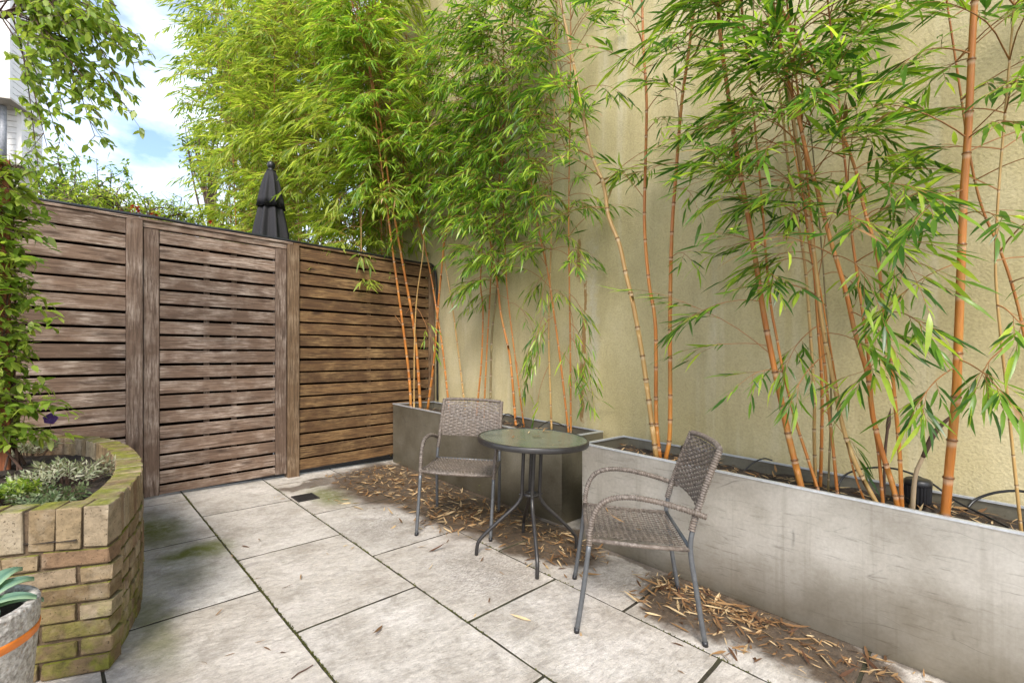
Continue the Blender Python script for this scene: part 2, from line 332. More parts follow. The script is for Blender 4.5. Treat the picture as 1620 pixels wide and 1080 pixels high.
# galvanised steel troughs
def steel(name, c0, c1, c2):
    t = NT(name); P = t.coord('Position'); n = t.noise(P, 2.4, 7, 0.6); sc = t.noise(t.coord('Position', (1, 1.2, 14)), 5, 6, 0.7, 0.5); f = t.noise(P, 60, 4, 0.7)
    col = t.ramp(n, [(0.3, c0), (0.5, c1), (0.7, c2)])
    col = t.mix(0.3, col, t.ramp(f, [(0.3, 0.33), (0.7, 0.64)]), 'OVERLAY')
    col = t.mix(t.ramp(sc, [(0.56, 0.0), (0.70, 0.5)]), col, (0.13, 0.12, 0.10))
    # scuffs: thin dark scratches
    nv = t.node('ShaderNodeTexNoise'); t.l.new(P, nv.inputs['Vector']); nv.inputs['Scale'].default_value = 3.0
    ad = t.mix(0.12, P, nv.outputs['Color'], 'ADD')
    vo = t.node('ShaderNodeTexVoronoi'); vo.feature = 'DISTANCE_TO_EDGE'; vo.inputs['Scale'].default_value = 3.1; vo.inputs['Randomness'].default_value = 1
    mp = t.node('ShaderNodeMapping'); t.l.new(ad, mp.inputs[0]); mp.inputs['Rotation'].default_value = (0.5, 0, 0); mp.inputs['Scale'].default_value = (1, 0.5, 2.2); t.l.new(mp.outputs[0], vo.inputs['Vector'])
    scr = t.math('MULTIPLY', t.ramp(vo.outputs[0], [(0.0, 1.0), (0.012, 0.0)]), t.ramp(t.noise(P, 5, 4), [(0.5, 0), (0.62, 0.55)]))
    col = t.mix(scr, col, (0.10, 0.095, 0.085))
    drip = t.noise(t.coord('Position', (1, 22, 0.8)), 1.0, 5, 0.6); col = t.mix(t.ramp(drip, [(0.56, 0.0), (0.72, 0.3)]), col, (0.20, 0.175, 0.13))
    pz = t.node('ShaderNodeSeparateXYZ'); t.l.new(P, pz.inputs[0])
    dirt = t.math('MULTIPLY', t.ramp(t.math('ADD', pz.outputs[2], t.math('MULTIPLY', n, 0.25)), [(0.06, 1), (0.46, 0)]), 0.75)
    col = t.mix(dirt, col, (0.13, 0.105, 0.06))
    M[name] = t.set(color=col, rough=t.math('ADD', 0.32, t.math('MULTIPLY', n, 0.25)), metal=0.7, normal=t.bump(sc, 0.06, 0.003))
steel('galvanised_steel', (0.35, 0.32, 0.27), (0.49, 0.46, 0.405), (0.60, 0.57, 0.515))
steel('dull_steel', (0.15, 0.135, 0.095), (0.24, 0.22, 0.165), (0.32, 0.30, 0.24))

def leafmat(name, c0, c1, c2, transl=0.4, rough=0.38, bright=1.9):
    t = NT(name); at = t.node('ShaderNodeAttribute'); at.attribute_name = 'tint'
    col = t.ramp(at.outputs['Fac'], [(0.0, c0), (0.5, c1), (1.0, c2)])
    n = t.noise(t.coord('Position'), 40, 3); col = t.mix(0.25, col, t.ramp(n, [(0.3, 0.35), (0.7, 0.65)]), 'OVERLAY')
    t.set(color=col, rough=rough, spec=0.5)
    tr = t.node('ShaderNodeBsdfTranslucent'); t.l.new(t.mix(1.0, col, (bright, bright*1.0, bright*0.55), 'MULTIPLY'), tr.inputs[0])
    ms = t.node('ShaderNodeMixShader'); ms.inputs[0].default_value = transl
    t.l.new(t.bsdf.outputs[0], ms.inputs[1]); t.l.new(tr.outputs[0], ms.inputs[2]); t.l.new(ms.outputs[0], t.out.inputs[0]); M[name] = t.m
leafmat('bamboo_leaf', (0.032, 0.09, 0.014), (0.135, 0.255, 0.026), (0.38, 0.48, 0.06), 0.47, 0.31, 2.2)
leafmat('bamboo_leaf_backlit', (0.10, 0.165, 0.022), (0.25, 0.33, 0.04), (0.42, 0.46, 0.09), 0.5, 0.42, 2.0)  # yellower, brighter copy of the bamboo leaf; backlight is put into its colour
leafmat('climber_leaf', (0.06, 0.125, 0.018), (0.16, 0.25, 0.032), (0.34, 0.40, 0.075), 0.45, 0.33, 2.0)
leafmat('tree_leaf', (0.07, 0.125, 0.018), (0.15, 0.235, 0.03), (0.26, 0.35, 0.05), 0.5)
leafmat('variegated_leaf', (0.06, 0.11, 0.03), (0.22, 0.25, 0.13), (0.52, 0.49, 0.36), 0.3, 0.5, 1.2)
leafmat('hosta_leaf', (0.09, 0.19, 0.13), (0.16, 0.29, 0.20), (0.30, 0.42, 0.24), 0.25, 0.4, 1.3)
leafmat('dry_leaf', (0.085, 0.035, 0.014), (0.30, 0.165, 0.065), (0.58, 0.43, 0.24), 0.2, 0.7, 1.1)
leafmat('moss', (0.03, 0.035, 0.006), (0.075, 0.08, 0.012), (0.15, 0.15, 0.03), 0.2, 0.8, 1.2)
leafmat('red_flower', (0.35, 0.015, 0.010), (0.45, 0.03, 0.02), (0.5, 0.06, 0.03), 0.3, 0.5, 1.2)
leafmat('purple_flower', (0.045, 0.006, 0.12), (0.06, 0.008, 0.16), (0.09, 0.015, 0.22), 0.3, 0.5, 1.2)

def culmmat(name, c0, c1, c2):
    t = NT(name); P = t.coord('Position'); n = t.noise(t.coord('Position', (1, 1, 0.25)), 14, 5); f = t.noise(t.coord('Position', (1, 1, 0.06)), 160, 3); r = t.rand()
    col = t.ramp(n, [(0.3, c0), (0.55, c1), (0.75, c2)]); col = t.mix(t.math('MULTIPLY', r, 0.35), col, c0)
    at = t.node('ShaderNodeAttribute'); at.attribute_name = 'tint'
    hi = t.math('MULTIPLY', t.math('SUBTRACT', at.outputs['Fac'], 0.5), 2.0, True); lo = t.math('MULTIPLY', t.math('SUBTRACT', 0.5, at.outputs['Fac']), 1.1, True)
    bl = t.noise(P, 9, 4); col = t.mix(t.ramp(bl, [(0.52, 0.0), (0.75, 0.5)]), col, (0.30, 0.22, 0.07))
    col = t.mix(lo, col, (0.55, 0.45, 0.33)); col = t.mix(hi, col, (0.10, 0.045, 0.016))
    col = t.mix(0.3, col, t.ramp(f, [(0.3, 0.35), (0.7, 0.62)]), 'OVERLAY')
    M[name] = t.set(color=col, rough=0.42, spec=0.45)
culmmat('culm_orange', (0.30, 0.095, 0.016), (0.45, 0.165, 0.028), (0.52, 0.25, 0.055))
culmmat('culm_straw', (0.30, 0.17, 0.055), (0.42, 0.26, 0.09), (0.46, 0.32, 0.13))
culmmat('culm_olive', (0.11, 0.085, 0.03), (0.16, 0.12, 0.05), (0.22, 0.16, 0.07))
simple('twig', (0.30, 0.135, 0.045), 0.7); simple('bark', (0.09, 0.06, 0.04), 0.9, 0, 25, 0.4, 0.6)
simple('stem_brown', (0.075, 0.04, 0.025), 0.8)

# ------------------------------------------------------------------ leaves
FINE = np.array([(0,0,0),(.28,.5,.10),(.28,0,0),(.28,-.5,.10),(.66,.40,.08),(.66,0,0),(.66,-.40,.08),(1,0,0)])
FINE_F = np.array([(0,2,1),(0,3,2),(1,2,5),(1,5,4),(2,3,6),(2,6,5),(4,5,7),(5,6,7)])
LITE = np.array([(0,0,0),(.38,.5,.10),(1,0,0),(.38,-.5,.10)])
LITE_F = np.array([(0,2,1),(0,3,2)])
def tri_mesh(name, V, F, tint, smooth=False):
    me = bpy.data.meshes.new(name); me.vertices.add(len(V)); me.vertices.foreach_set('co', np.asarray(V, np.float32).ravel())
    me.loops.add(F.size); me.loops.foreach_set('vertex_index', np.asarray(F, np.int32).ravel())
    me.polygons.add(len(F)); me.polygons.foreach_set('loop_start', np.arange(0, F.size, 3, dtype=np.int32))
    me.update(calc_edges=True); me.validate()
    if len(me.vertices) == len(V):
        a = me.attributes.new('tint', 'FLOAT', 'POINT'); a.data.foreach_set('value', np.asarray(tint, np.float32))
    if smooth: me.polygons.foreach_set('use_smooth', np.ones(len(me.polygons), bool))
    return me
def unit(a): return a / np.maximum(1e-9, np.linalg.norm(a, axis=-1, keepdims=True))
def frames(D, N):
    D = unit(D); S = unit(np.cross(N, D)); return D, S, np.cross(D, S)
def leaf_cloud(name, P, D, N, L, W, tint, bend=0.15, fine=False, origin=(0,0,0)):
    P = np.asarray(P, float) - np.asarray(origin, float); D, S, U = frames(np.asarray(D, float), np.asarray(N, float))
    T, F = (FINE, FINE_F) if fine else (LITE, LITE_F)
    L = np.broadcast_to(L, len(P))[:, None, None]; W = np.broadcast_to(W, len(P))[:, None, None]; b = np.broadcast_to(bend, len(P))[:, None, None]
    a = T[None, :, 0:1]; s = T[None, :, 1:2]; u = T[None, :, 2:3]
    V = P[:, None, :] + D[:, None, :]*a*L + S[:, None, :]*s*W + U[:, None, :]*(u*W - b*L*a*a)
    k = len(T); Fa = (F[None] + (np.arange(len(P))*k)[:, None, None]).reshape(-1, 3)
    return tri_mesh(name, V.reshape(-1, 3), Fa, np.repeat(tint, k))
# shared single-leaf meshes, one metre long along +X, top side +Z
def leaf_variants(prefix, mat, aspect, tints, bend=(0.05, 0.3)):
    out = []
    for i, ti in enumerate(tints):
        me = leaf_cloud(prefix, [(0,0,0)], [(1,0,0)], [(0,0,1)], 1.0, aspect*(0.85+0.3*random.random()), np.array([ti]), random.uniform(*bend), True)
        me.materials.append(mat); out.append(me)
    return out
def leaf_matrix(p, d, n, L):
    d = Vector(d).normalized(); s = Vector(n).cross(d).normalized(); u = d.cross(s)
    return Matrix(((d.x*L, s.x*L, u.x*L, p[0]), (d.y*L, s.y*L, u.y*L, p[1]), (d.z*L, s.z*L, u.z*L, p[2]), (0, 0, 0, 1)))
def put_leaf(name, me, p, d, n, L, parent=None):
    o = bpy.data.objects.new(name, me); link(o, parent); o.matrix_basis = leaf_matrix(p, d, n, L); return o
# ================================================================== THE SETTING
def gsheet(name, x0, x1, y0, y1, dz, mat, n=2):
    m = MB(); vs = []; fs = []
    for j in range(n+1):
        for i in range(n+1):
            x = x0+(x1-x0)*i/n; y = y0+(y1-y0)*j/n; vs.append((x, y, g(x, y)+dz))
    for j in range(n):
        for i in range(n): a = j*(n+1)+i; fs.append((a, a+1, a+n+2, a+n+1))
    return m.add(vs, fs).build(name, mat)
tag(gsheet('ground', -60, 60, -60, 60, -0.030, M['soil'], 8), kind='structure')

# paving: slabs laid in running bond, joints recessed and filled
pav = bpy.data.objects.new('patio_paving', None); link(pav); tag(pav, kind='structure')
gsheet('joint_bed', -1.6, 3.24, -1.5, 4.66, -0.0026, M['joint'], 6).parent = pav
def slab(x0, x1, y0, y1):
    gap = 0.0056; x0 += gap; x1 -= gap; y0 += gap*1.5; y1 -= gap*1.5
    ring = []
    for (a, b) in (((x0,y0),(x1,y0)), ((x1,y0),(x1,y1)), ((x1,y1),(x0,y1)), ((x0,y1),(x0,y0))):
        n = max(3, int(math.dist(a, b)/0.06))
        for k in range(n):
            f = k/n; ring.append((a[0]+(b[0]-a[0])*f + random.uniform(-1,1)*0.0016, a[1]+(b[1]-a[1])*f + random.uniform(-1,1)*0.0016))
    cx, cy = (x0+x1)/2, (y0+y1)/2; dz = random.uniform(-0.0008, 0.0008); m = len(ring)
    def lvl(inset, z): 
        return [(x + (0.0 if inset == 0 else inset*(1 if x < cx else -1)*min(1, abs(x-cx)/0.02)), y + inset*(1 if y < cy else -1)*min(1, abs(y-cy)/0.02), g(x, y)+z+dz) for x, y in ring]
    vs = [(x-cx, y-cy, z-g(cx, cy)) for x, y, z in lvl(0.0012, 0.0) + lvl(0.0, -0.0025) + lvl(0.0, -0.026)]
    fs = [tuple(range(m))] + [(r*m+m+k, r*m+m+(k+1)%m, r*m+(k+1)%m, r*m+k) for r in range(2) for k in range(m)]
    MB().add(vs, fs).build('slab', M['stone'], pav, loc=(cx, cy, g(cx, cy)))
for (x0, x1, off) in ((-1.10, -.487, 1.7), (-.487, .127, 2.1), (.127, .739, 2.542), (.739, 1.353, 2.073), (1.353, 1.989, 1.643), (1.989, 2.6, 1.212), (2.6, 3.21, 1.6)):
    ys = [off + 0.9*k for k in range(-5, 6)]
    ys = [-1.0] + [y for y in ys if -0.9 < y < 4.46] + [4.64]
    for a, b in zip(ys, ys[1:]): slab(x0, x1, a, b)

# rendered wall: tall boundary wall behind the troughs
m = MB(); m.box(WX, WX+0.25, -3.0, 6.3, -0.4, 6.2)
tag(m.build('rendered_wall', M['render']), 'tall cream masonry wall with pebbly streaked render behind the bamboo', 'wall')

# ---- slatted fence with its gate
YF = 4.56
fence_n = [0]
def board(name, x0, x1, z0, z1, y0, y1, mat, parent, sag=0.0):
    m = MB(); m.box(x0, x1, y0, y1, z0, z1, 0.003)
    m.v = [(x, y, z + random.Random(round(x*50)+round(z*90)).uniform(-1, 1)*0.0012) for x, y, z in m.v]
    cx, cz = (x0+x1)/2, (z0+z1)/2
    m.v = [(x-cx, y-YF, z-cz) for x, y, z in m.v]
    return m.build(name, mat, parent, loc=(cx - parent.location.x, YF - parent.location.y, cz - parent.location.z))
def panel(name, label, x0, x1, ztop, zfirst, zbot, mat, umat, stiles=(), cat='fence', yo=0.0):
    t = thing(name, (x0, YF, g((x0+x1)/2, YF)), label, cat)
    sx0, sx1 = x0, x1
    for (a, b) in stiles:
        board('stile', a, b, zbot - 0.004, ztop + 0.004, YF-0.022+yo, YF+0.03+yo, umat, t)
        if a <= x0 + 1e-6: sx0 = b + 0.002
        else: sx1 = a - 0.002
    z = zfirst; top = ztop
    while top > zbot + 0.03:
        bot = max(z + 0.0098, zbot)
        if z < zbot + 0.03: bot = zbot
        dy = random.uniform(-0.002, 0.002)
        sl = board('slat', sx0, sx1, bot + random.uniform(-.002, .002), top + random.uniform(-.002, .002), YF-0.016+dy+yo, YF+0.006+dy+yo, mat, t); sl.rotation_euler = (random.uniform(-.02, .02), random.uniform(-.0018, .0018), 0)
        top = z - 0.0098; z -= 0.1192
    for f in ((0.38, 0.62) if stiles and cat == 'gate' else (0.5,)):
        xb = sx0 + (sx1-sx0)*f; board('batten', xb-0.02, xb+0.02, zbot, ztop, YF+0.022+yo, YF+0.042+yo, umat, t)
    m = MB(); m.box(sx0 - x0, sx1 - x0, 0.045+yo, 0.06+yo, zbot - t.location.z, ztop - 0.01 - t.location.z); m.build('gap_shade_sheet', M['shade_black'], t)  # black sheet added behind the slats so their gaps look shaded
    return t
panel('slatted_fence', 'greyed slatted fence panel beside the climber and brick bed', -0.75, 0.3832, 2.285, 2.165, 0.14, M['weathered_wood'], M['weathered_upright'])
panel('garden_gate', 'weathered slatted timber gate between two posts in the fence', 0.487, 1.540, 2.227, 2.118, 0.135, M['weathered_wood'], M['weathered_upright'], ((0.487, 0.585), (1.445, 1.540)), 'gate')
panel('slatted_fence', 'dark orange-brown slatted fence panel meeting the cream wall', 1.656, 3.235, 2.27, 2.151, 0.138, M['oiled_wood'], M['oiled_upright'], ((3.145, 3.225),))
for (x0, x1, mt, lb) in ((0.3835, 0.4815, 'weathered_upright', 'greyed square timber gate post at the latch side near the brick bed'), (1.548, 1.653, 'oiled_upright', 'brown square timber gate post between gate and dark slatted panel')):
    t = thing('gate_post', ((x0+x1)/2, YF, g(x0, YF)), lb, 'post'); board('post', x0, x1, g(x0, YF)-0.01, 2.285, YF-0.034, YF+0.07, M[mt], t)
t = thing('fence_capping', (0, YF, 2.29), 'thin timber capping rail along the top of the slatted fence', 'rail')
board('rail', -0.75, 1.60, 2.288, 2.308, YF-0.026, YF+0.066, M['weathered_wood'], t)
board('rail', 1.603, 3.235, 2.286, 2.306, YF-0.026, YF+0.066, M['oiled_wood'], t)
board('gate_head', 0.484, 1.545, 2.240, 2.286, YF-0.012, YF+0.05, M['weathered_wood'], t)
# black hose lying along the capping, dropping beside the wall
pts = [(-0.75, YF-0.0, 2.318)]
for i in range(1, 24):
    x = -0.75 + i*0.166; bulge = 0.010*math.sin(i*1.1) + (0.012 if 7 < i < 12 else 0)
    pts.append((x, YF - 0.012 + 0.006*math.sin(i*2.1), 2.319 + max(0, bulge)*0.5))
pts += [(3.165, YF-0.03, 2.318), (3.215, YF-0.05, 2.25), (3.232, YF-0.055, 2.0), (3.228, YF-0.07, 1.6), (3.234, YF-0.06, 1.1), (3.228, YF-0.075, 0.70)]
tag(MB().tube(catmull(pts, 5), 0.0125, 8).build('garden_hose', M['black_plastic'], smooth=True), 'black hose lying along the fence top and dropping beside the wall', 'hose')
pts = [(3.13, YF-0.045, 2.30), (3.19, YF-0.065, 2.22), (3.21, YF-0.085, 2.0), (3.206, YF-0.09, 1.5), (3.21, YF-0.085, 0.72)]
tag(MB().tube(catmull(pts, 6), 0.006, 6).build('garden_cable', M['black_plastic'], smooth=True), 'thin black cable hanging beside the hose in the fence corner', 'cable')

# ---- metal troughs
def gbox(m, x0, x1, y0, y1, h0, h1, ox=0, oy=0, oz=0):
    return m.add([(x-ox, y-oy, g(x, y)+h-oz) for h in (h0, h1) for (x, y) in ((x0,y0),(x1,y0),(x1,y1),(x0,y1))],
                 [(3,2,1,0),(4,5,6,7),(0,1,5,4),(1,2,6,5),(2,3,7,6),(3,0,4,7)])
def trough(label, x0, x1, y0, y1, H, mat, soil):
    o = (x0, (y0+y1)/2, g(x0, (y0+y1)/2)); t = thing('metal_trough', o, label, 'planter', 'metal troughs along the wall'); w = 0.005
    gbox(MB(), x0, x0+w, y0, y1, 0.002, H, *o).build('front_panel', mat, t)
    gbox(MB(), x1-w, x1, y0, y1, 0.002, H, *o).build('back_panel', M['dull_steel'], t)
    gbox(MB(), x0+w, x1-w, y0+0.001, y0+w, 0.002, H-0.001, *o).build('end_panel', mat, t)
    gbox(MB(), x0+w, x1-w, y1-w, y1-0.001, 0.002, H-0.001, *o).build('end_panel', M['dull_steel'], t)
    r = MB(); d = 0.017    # folded rim
    for (a, b, c, e) in ((x0-0.005, x0+d, y0-0.002, y1+0.002), (x1-d, x1+0.002, y0-0.002, y1+0.002), (x0+d, x1-d, y0-0.002, y0+d), (x0+d, x1-d, y1-d, y1+0.002)):
        gbox(r, a, b, c, e, H+0.0005, H+0.0105, *o)
    r.build('rim', M['rim_highlight'], t)
    s = MB(); nx, ny = 10, int((y1-y0)/0.06); vs = []; fs = []
    for j in range(ny+1):
        for i in range(nx+1):
            x = x0+w+0.001 + (x1-x0-2*w-0.002)*i/nx; y = y0+w+0.001+(y1-y0-2*w-0.002)*j/ny
            vs.append((x-o[0], y-o[1], g(x, y)+soil+random.uniform(-0.014, 0.014)-o[2]))
    for j in range(ny):
        for i in range(nx): a = j*(nx+1)+i; fs.append((a, a+1, a+nx+2, a+nx+1))
    s.add(vs, fs).build('soil', M['soil'], t)
    return t
simple('rim_highlight', (0.60, 0.63, 0.66), 0.32, 0.6, 60, 0.12)  # highlight along the rim is put into this paler bluish colour
T1 = (2.65, 3.19, 2.13, 4.515, 0.64); T2 = (2.55, 3.075, -0.9, 1.87, 0.655)
trough('olive-grey metal trough in the fence corner behind the table', *T1, M['dull_steel'], T1[4]-0.07)
trough('long pale scuffed metal trough behind the chair that has its side turned', *T2, M['galvanised_steel'], T2[4]-0.06)

# ---- curved raised brick bed
ZT = 0.69
ctrl = [(.142,2.271),(.216,2.478),(.286,2.74),(.322,3.0),(.338,3.32),(.318,3.7),(.27,4.0),(.18,4.27),(.04,4.43),(-.14,4.51)]
curve = resample(catmull([Vector((x, y, 0)) for x, y in ctrl], 10), 0.01)
fd = Vector((-0.9, 0.44, 0)).normalized(); corner = Vector((.142, 2.271, 0))
front = [corner + fd*(0.01*k) for k in range(0, 96)]
bed = thing('raised_brick_bed', (0.0, 3.3, g(0, 3.3)), 'curved raised brick bed with mossy upright coping bricks', 'brick planter')
def brick_mesh(l, d, h, n):
    out = []
    for i in range(n):
        m = MB(); m.box(-l/2, l/2, -d/2, d/2, -h/2, h/2, 0.0035)
        rr = random.Random(i*13+int(l*1000)); m.v = [(x+rr.uniform(-1,1)*0.003, y+rr.uniform(-1,1)*0.003, z+rr.uniform(-1,1)*0.0024) for x, y, z in m.v]
        me = m.mesh('brick'); me.materials.append(M['brick']); out.append(me)
    return out
STR = brick_mesh(0.200, 0.095, 0.056, 5); HDR = brick_mesh(0.094, 0.095, 0.056, 5); BAT = brick_mesh(0.040, 0.095, 0.056, 2); SOL = brick_mesh(0.066, 0.105, 0.150, 6); SOLW = brick_mesh(0.074, 0.105, 0.150, 4)
def lay(path, s0, length, z, kinds, depth_in, side, dz=0.0):
    """put one brick centred at arc length s0 on the path"""
    i = min(len(path)-2, max(1, int(s0/0.01))); p = path[i]; tg = (path[i+1]-path[i-1]).normalized(); nrm = Vector((-tg.y, tg.x, 0))*side
    q = p + nrm*(depth_in + random.uniform(-0.003, 0.003)); o = bpy.data.objects.new('brick', random.choice(kinds)); link(o, bed)
    o.location = (q.x - bed.location.x, q.y - bed.location.y, z - bed.location.z + random.uniform(-0.0015, 0.0015)); o.rotation_euler = (random.uniform(-.01,.01), random.uniform(-.01,.01), math.atan2(tg.y, tg.x)+random.uniform(-.012,.012)); return o
CH = 0.0665; zb0 = ZT - 0.157 - 7*CH
Lc = 0.01*(len(curve)-1)
for c in range(7):
    z = zb0 + CH*(c+0.5) + 0.002
    s = 0.156 if c % 2 else 0.208
    while s < Lc - 0.05: lay(curve, s, 0.1, z, HDR, 0.050, 1); s += 0.104
    if not c % 2: lay(curve, 0.128, 0.05, z, BAT, 0.050, 1)
    e = 0.002; k = c % 2                         # front face: stretchers and headers by turns
    while e < 0.85:
        l = 0.200 if k % 2 == 0 else 0.094; lay(front, e + l/2, l, z, STR if k % 2 == 0 else HDR, 0.050, -1); e += l + 0.011; k += 1
s = 0.150
while s < Lc - 0.03: lay(curve, s, 0.07, ZT-0.076, SOL, 0.056, 1); s += 0.0755
s = 0.042
while s < 0.92: lay(front, s, 0.08, ZT-0.076, SOLW, 0.056, -1); s += 0.083
# mortar core and soil
def ribbon(path, side, d0, d1, z0, z1):
    m = MB(); vs = []; fs = []; n = len(path)
    for i, p in enumerate(path):
        tg = (path[min(i+1, n-1)]-path[max(i-1, 0)]).normalized(); nr = Vector((-tg.y, tg.x, 0))*side
        for d in (d0, d1):
            q = p + nr*d
            for z in (z0, z1): vs.append((q.x-bed.location.x, q.y-bed.location.y, z-bed.location.z))
    for i in range(n-1):
        a, b = 4*i, 4*i+4; fs += [(a, b, b+1, a+1), (a+2, a+3, b+3, b+2), (a+1, b+1, b+3, a+3), (a, a+2, b+2, b)]
    fs += [(0, 1, 3, 2), (4*n-4, 4*n-2, 4*n-1, 4*n-3)]
    return m.add(vs, fs)
ribbon(curve[9::6]+[curve[-1]], 1, 0.015, 0.098, 0.0, ZT-0.008).build('mortar', M['mortar'], bed)
ribbon(front[1::8], -1, 0.015, 0.098, 0.0, ZT-0.0085).build('mortar', M['mortar'], bed)
poly = [p + Vector((-0.09, 0.03, 0)) for p in curve[::8]] + [Vector((-1.0, 4.52, 0)), Vector((-1.0, 2.9, 0)), Vector((-0.7, 2.78, 0))]
vs = [(0.0, 3.4, 0)] + [(p.x, p.y, 0) for p in poly]; n = len(poly)
m = MB()
rings = 9; vv = []
for r in range(rings+1):
    for p in poly: q = Vector((-0.25, 3.5, 0)).lerp(p, r/rings); vv.append((q.x-bed.location.x, q.y-bed.location.y, 0.60+random.uniform(-0.012, 0.012)-0.02*(r/rings)-bed.location.z))
m.add(vv, [(r*n+k, r*n+(k+1)%n, (r+1)*n+(k+1)%n, (r+1)*n+k) for r in range(rings) for k in range(n)])
m.build('soil', M['soil'], bed)

# ---- drain grate set in the paving
simple('cast_iron', (0.02, 0.018, 0.016), 0.6)
dc = on_ground(483, 787); t = thing('drain_grate', (dc.x, dc.y, g(dc.x, dc.y)+0.001), 'small black slotted drain grate set in the paving near the gate', 'drain')
m = MB()
for (a, b, c, d) in ((-.085,.085,-.085,-.072), (-.085,.085,.072,.085), (-.085,-.072,-.071,.071), (.072,.085,-.071,.071)): m.box(a, b, c, d, 0.0, 0.006)
m.build('frame', M['cast_iron'], t)
for k in range(7): MB().box(-.07, .07, -.06+.02*k-.005, -.06+.02*k+.005, 0.001, 0.005).build('bar', M['cast_iron'], t)
MB().box(-.071, .071, -.071, .071, 0.0002, 0.0008).build('sump_shade', M['shade_black'], t)  # flat black sheet stands for the shaded hollow below the bars
t.rotation_euler = (math.atan(GB), -math.atan(GA), 0)

# ---- weatherboarded house seen past the climber
simple('white_board', (0.74, 0.72, 0.69), 0.6, 0, 12, 0.06); simple('soffit', (0.50, 0.46, 0.40), 0.8, 0, 10, 0.1); simple('pipe_grey', (0.25, 0.26, 0.28), 0.5)
d1 = Vector((.447, .894, 0)); d2 = Vector((-.894, .447, 0))
hc = at_depth(33, 260, 9.0); hu = at_depth(14, 155, 8.55)
house = thing('weatherboard_house', (hc.x, hc.y, g(hc.x, hc.y)), 'white weatherboarded house with an overhanging bay beyond the fence', 'house')
ho = house.location
def prism(c, a, b, z0, z1, name, mat, parent=house):
    m = MB(); q = [c, c+a, c+a+b, c+b]
    m.add([(p.x-ho.x, p.y-ho.y, z-ho.z) for z in (z0, z1) for p in q], [(3,2,1,0),(4,5,6,7),(0,1,5,4),(1,2,6,5),(2,3,7,6),(3,0,4,7)])
    return m.build(name, mat, parent)
def clad(c, a, b, z0, z1, pitch=0.115):
    wall_ = prism(c, a, b, z0+0.02, z1, 'wall', M['white_board'])
    na, nb = d2*-0.0, None
    k = 0; z = z0 + 0.02
    an = -b.normalized(); bn = -a.normalized()
    while z < z1:
        zt = min(z+pitch-0.012, z1)
        prism(c + an*0.018 + a.normalized()*0.05, a - a.normalized()*0.05, b.normalized()*0.017, z, zt, 'weatherboard', M['white_board'])
        prism(c + bn*0.018 + b.normalized()*0.05, a.normalized()*0.017, b - b.normalized()*0.05, z, zt, 'weatherboard', M['white_board'])
        z += pitch
    prism(c + an*0.025 + bn*0.025, a.normalized()*0.075, b.normalized()*0.075, z0+0.01, z1, 'corner_board', M['white_board'])
    prism(c + an*0.04 + bn*0.04, a + a.normalized()*0.04, b + b.normalized()*0.04, z0-0.03, z0+0.008, 'soffit', M['soffit'])
zl = hc.z; zu = hu.z
clad(hc, d1*0.62, d2*3.5, zl, zu + 0.4)
clad(Vector((hu.x, hu.y, 0)), d1*0.9, d2*3.5, zu, zu+4.0)
prism(hc + d1*0.08 + d2*0.05, d1*0.5, d2*3.4, g(hc.x, hc.y)-0.2, zl-0.04, 'lower_wall', M['soffit'])
p = at_depth(5, 220, 8.75); 
MB().tube([(p.x-ho.x, p.y-ho.y, zl-0.1-ho.z), (p.x-ho.x, p.y-ho.y, zu-0.05-ho.z)], 0.05, 10).build('drainpipe', M['pipe_grey'], house, True)
# ================================================================== FURNITURE
GN = Vector((-GA, -GB, 1)).normalized(); QG = Vector((0, 0, 1)).rotation_difference(GN)
def stand(t, rz): t.rotation_mode = 'QUATERNION'; t.rotation_quaternion = QG @ Quaternion((0, 0, 1), rz)
simple('grey_tube', (0.115, 0.12, 0.125), 0.42, 0.4, 40, 0.15)
simple('bronze_tube', (0.045, 0.042, 0.040), 0.36, 0.5, 40, 0.15)
t = NT('rattan'); c = t.coord('Object'); n = t.noise(c, 60, 5, 0.7); n2 = t.noise(c, 7, 3); n3 = t.noise(t.coord('Object', (1, 1, 1), (3, 1, 2)), 150, 2)
col = t.ramp(n, [(0.3, (0.045, 0.036, 0.029)), (0.5, (0.115, 0.093, 0.076)), (0.76, (0.30, 0.255, 0.22))])
col = t.mix(t.ramp(n2, [(0.4, 0), (0.65, 0.4)]), col, (0.16, 0.12, 0.09))
M['rattan'] = t.set(color=col, rough=0.55, spec=0.4, normal=t.bump(n3, 0.25, 0.002))

def weave(f, U, V, pitch, su, amp, wid, name, mat, parent):
    """flat strands along u that pass over and under stakes; f(u, v) gives point and normal"""
    m = MB(); nj = int(V/pitch); ni = int(U/su)*3
    for j in range(nj):
        v = (j+0.5)*pitch; vs = []
        for i in range(ni+1):
            u = U*i/ni; h = amp*math.cos(math.pi*(i/3 + j)) + random.uniform(-1, 1)*amp*0.12; dv = random.uniform(-1, 1)*pitch*0.04
            for s in (-1, 1):
                p, nr = f(u, v + dv + s*wid/2); vs.append(p + nr*(h - (0.0006 if s else 0)))
            p, nr = f(u, v + dv); vs.append(p + nr*(h+0.0012))
        fs = []
        for i in range(ni):
            a, b = 3*i, 3*i+3; fs += [(a, b, b+2, a+2), (a+2, b+2, b+1, a+1)]
        m.add(vs, fs)
    for i in range(int(U/su)+1):
        u = min(U-0.001, max(0.001, (i)*su)); vs = []; nv = 8
        for k in range(nv+1):
            for s in (-1, 1):
                p, nr = f(u + s*0.0035, V*k/nv); vs.append(p)
        m.add(vs, [(2*k, 2*k+1, 2*k+3, 2*k+2) for k in range(nv)])
    return m.build(name, mat, parent, True)
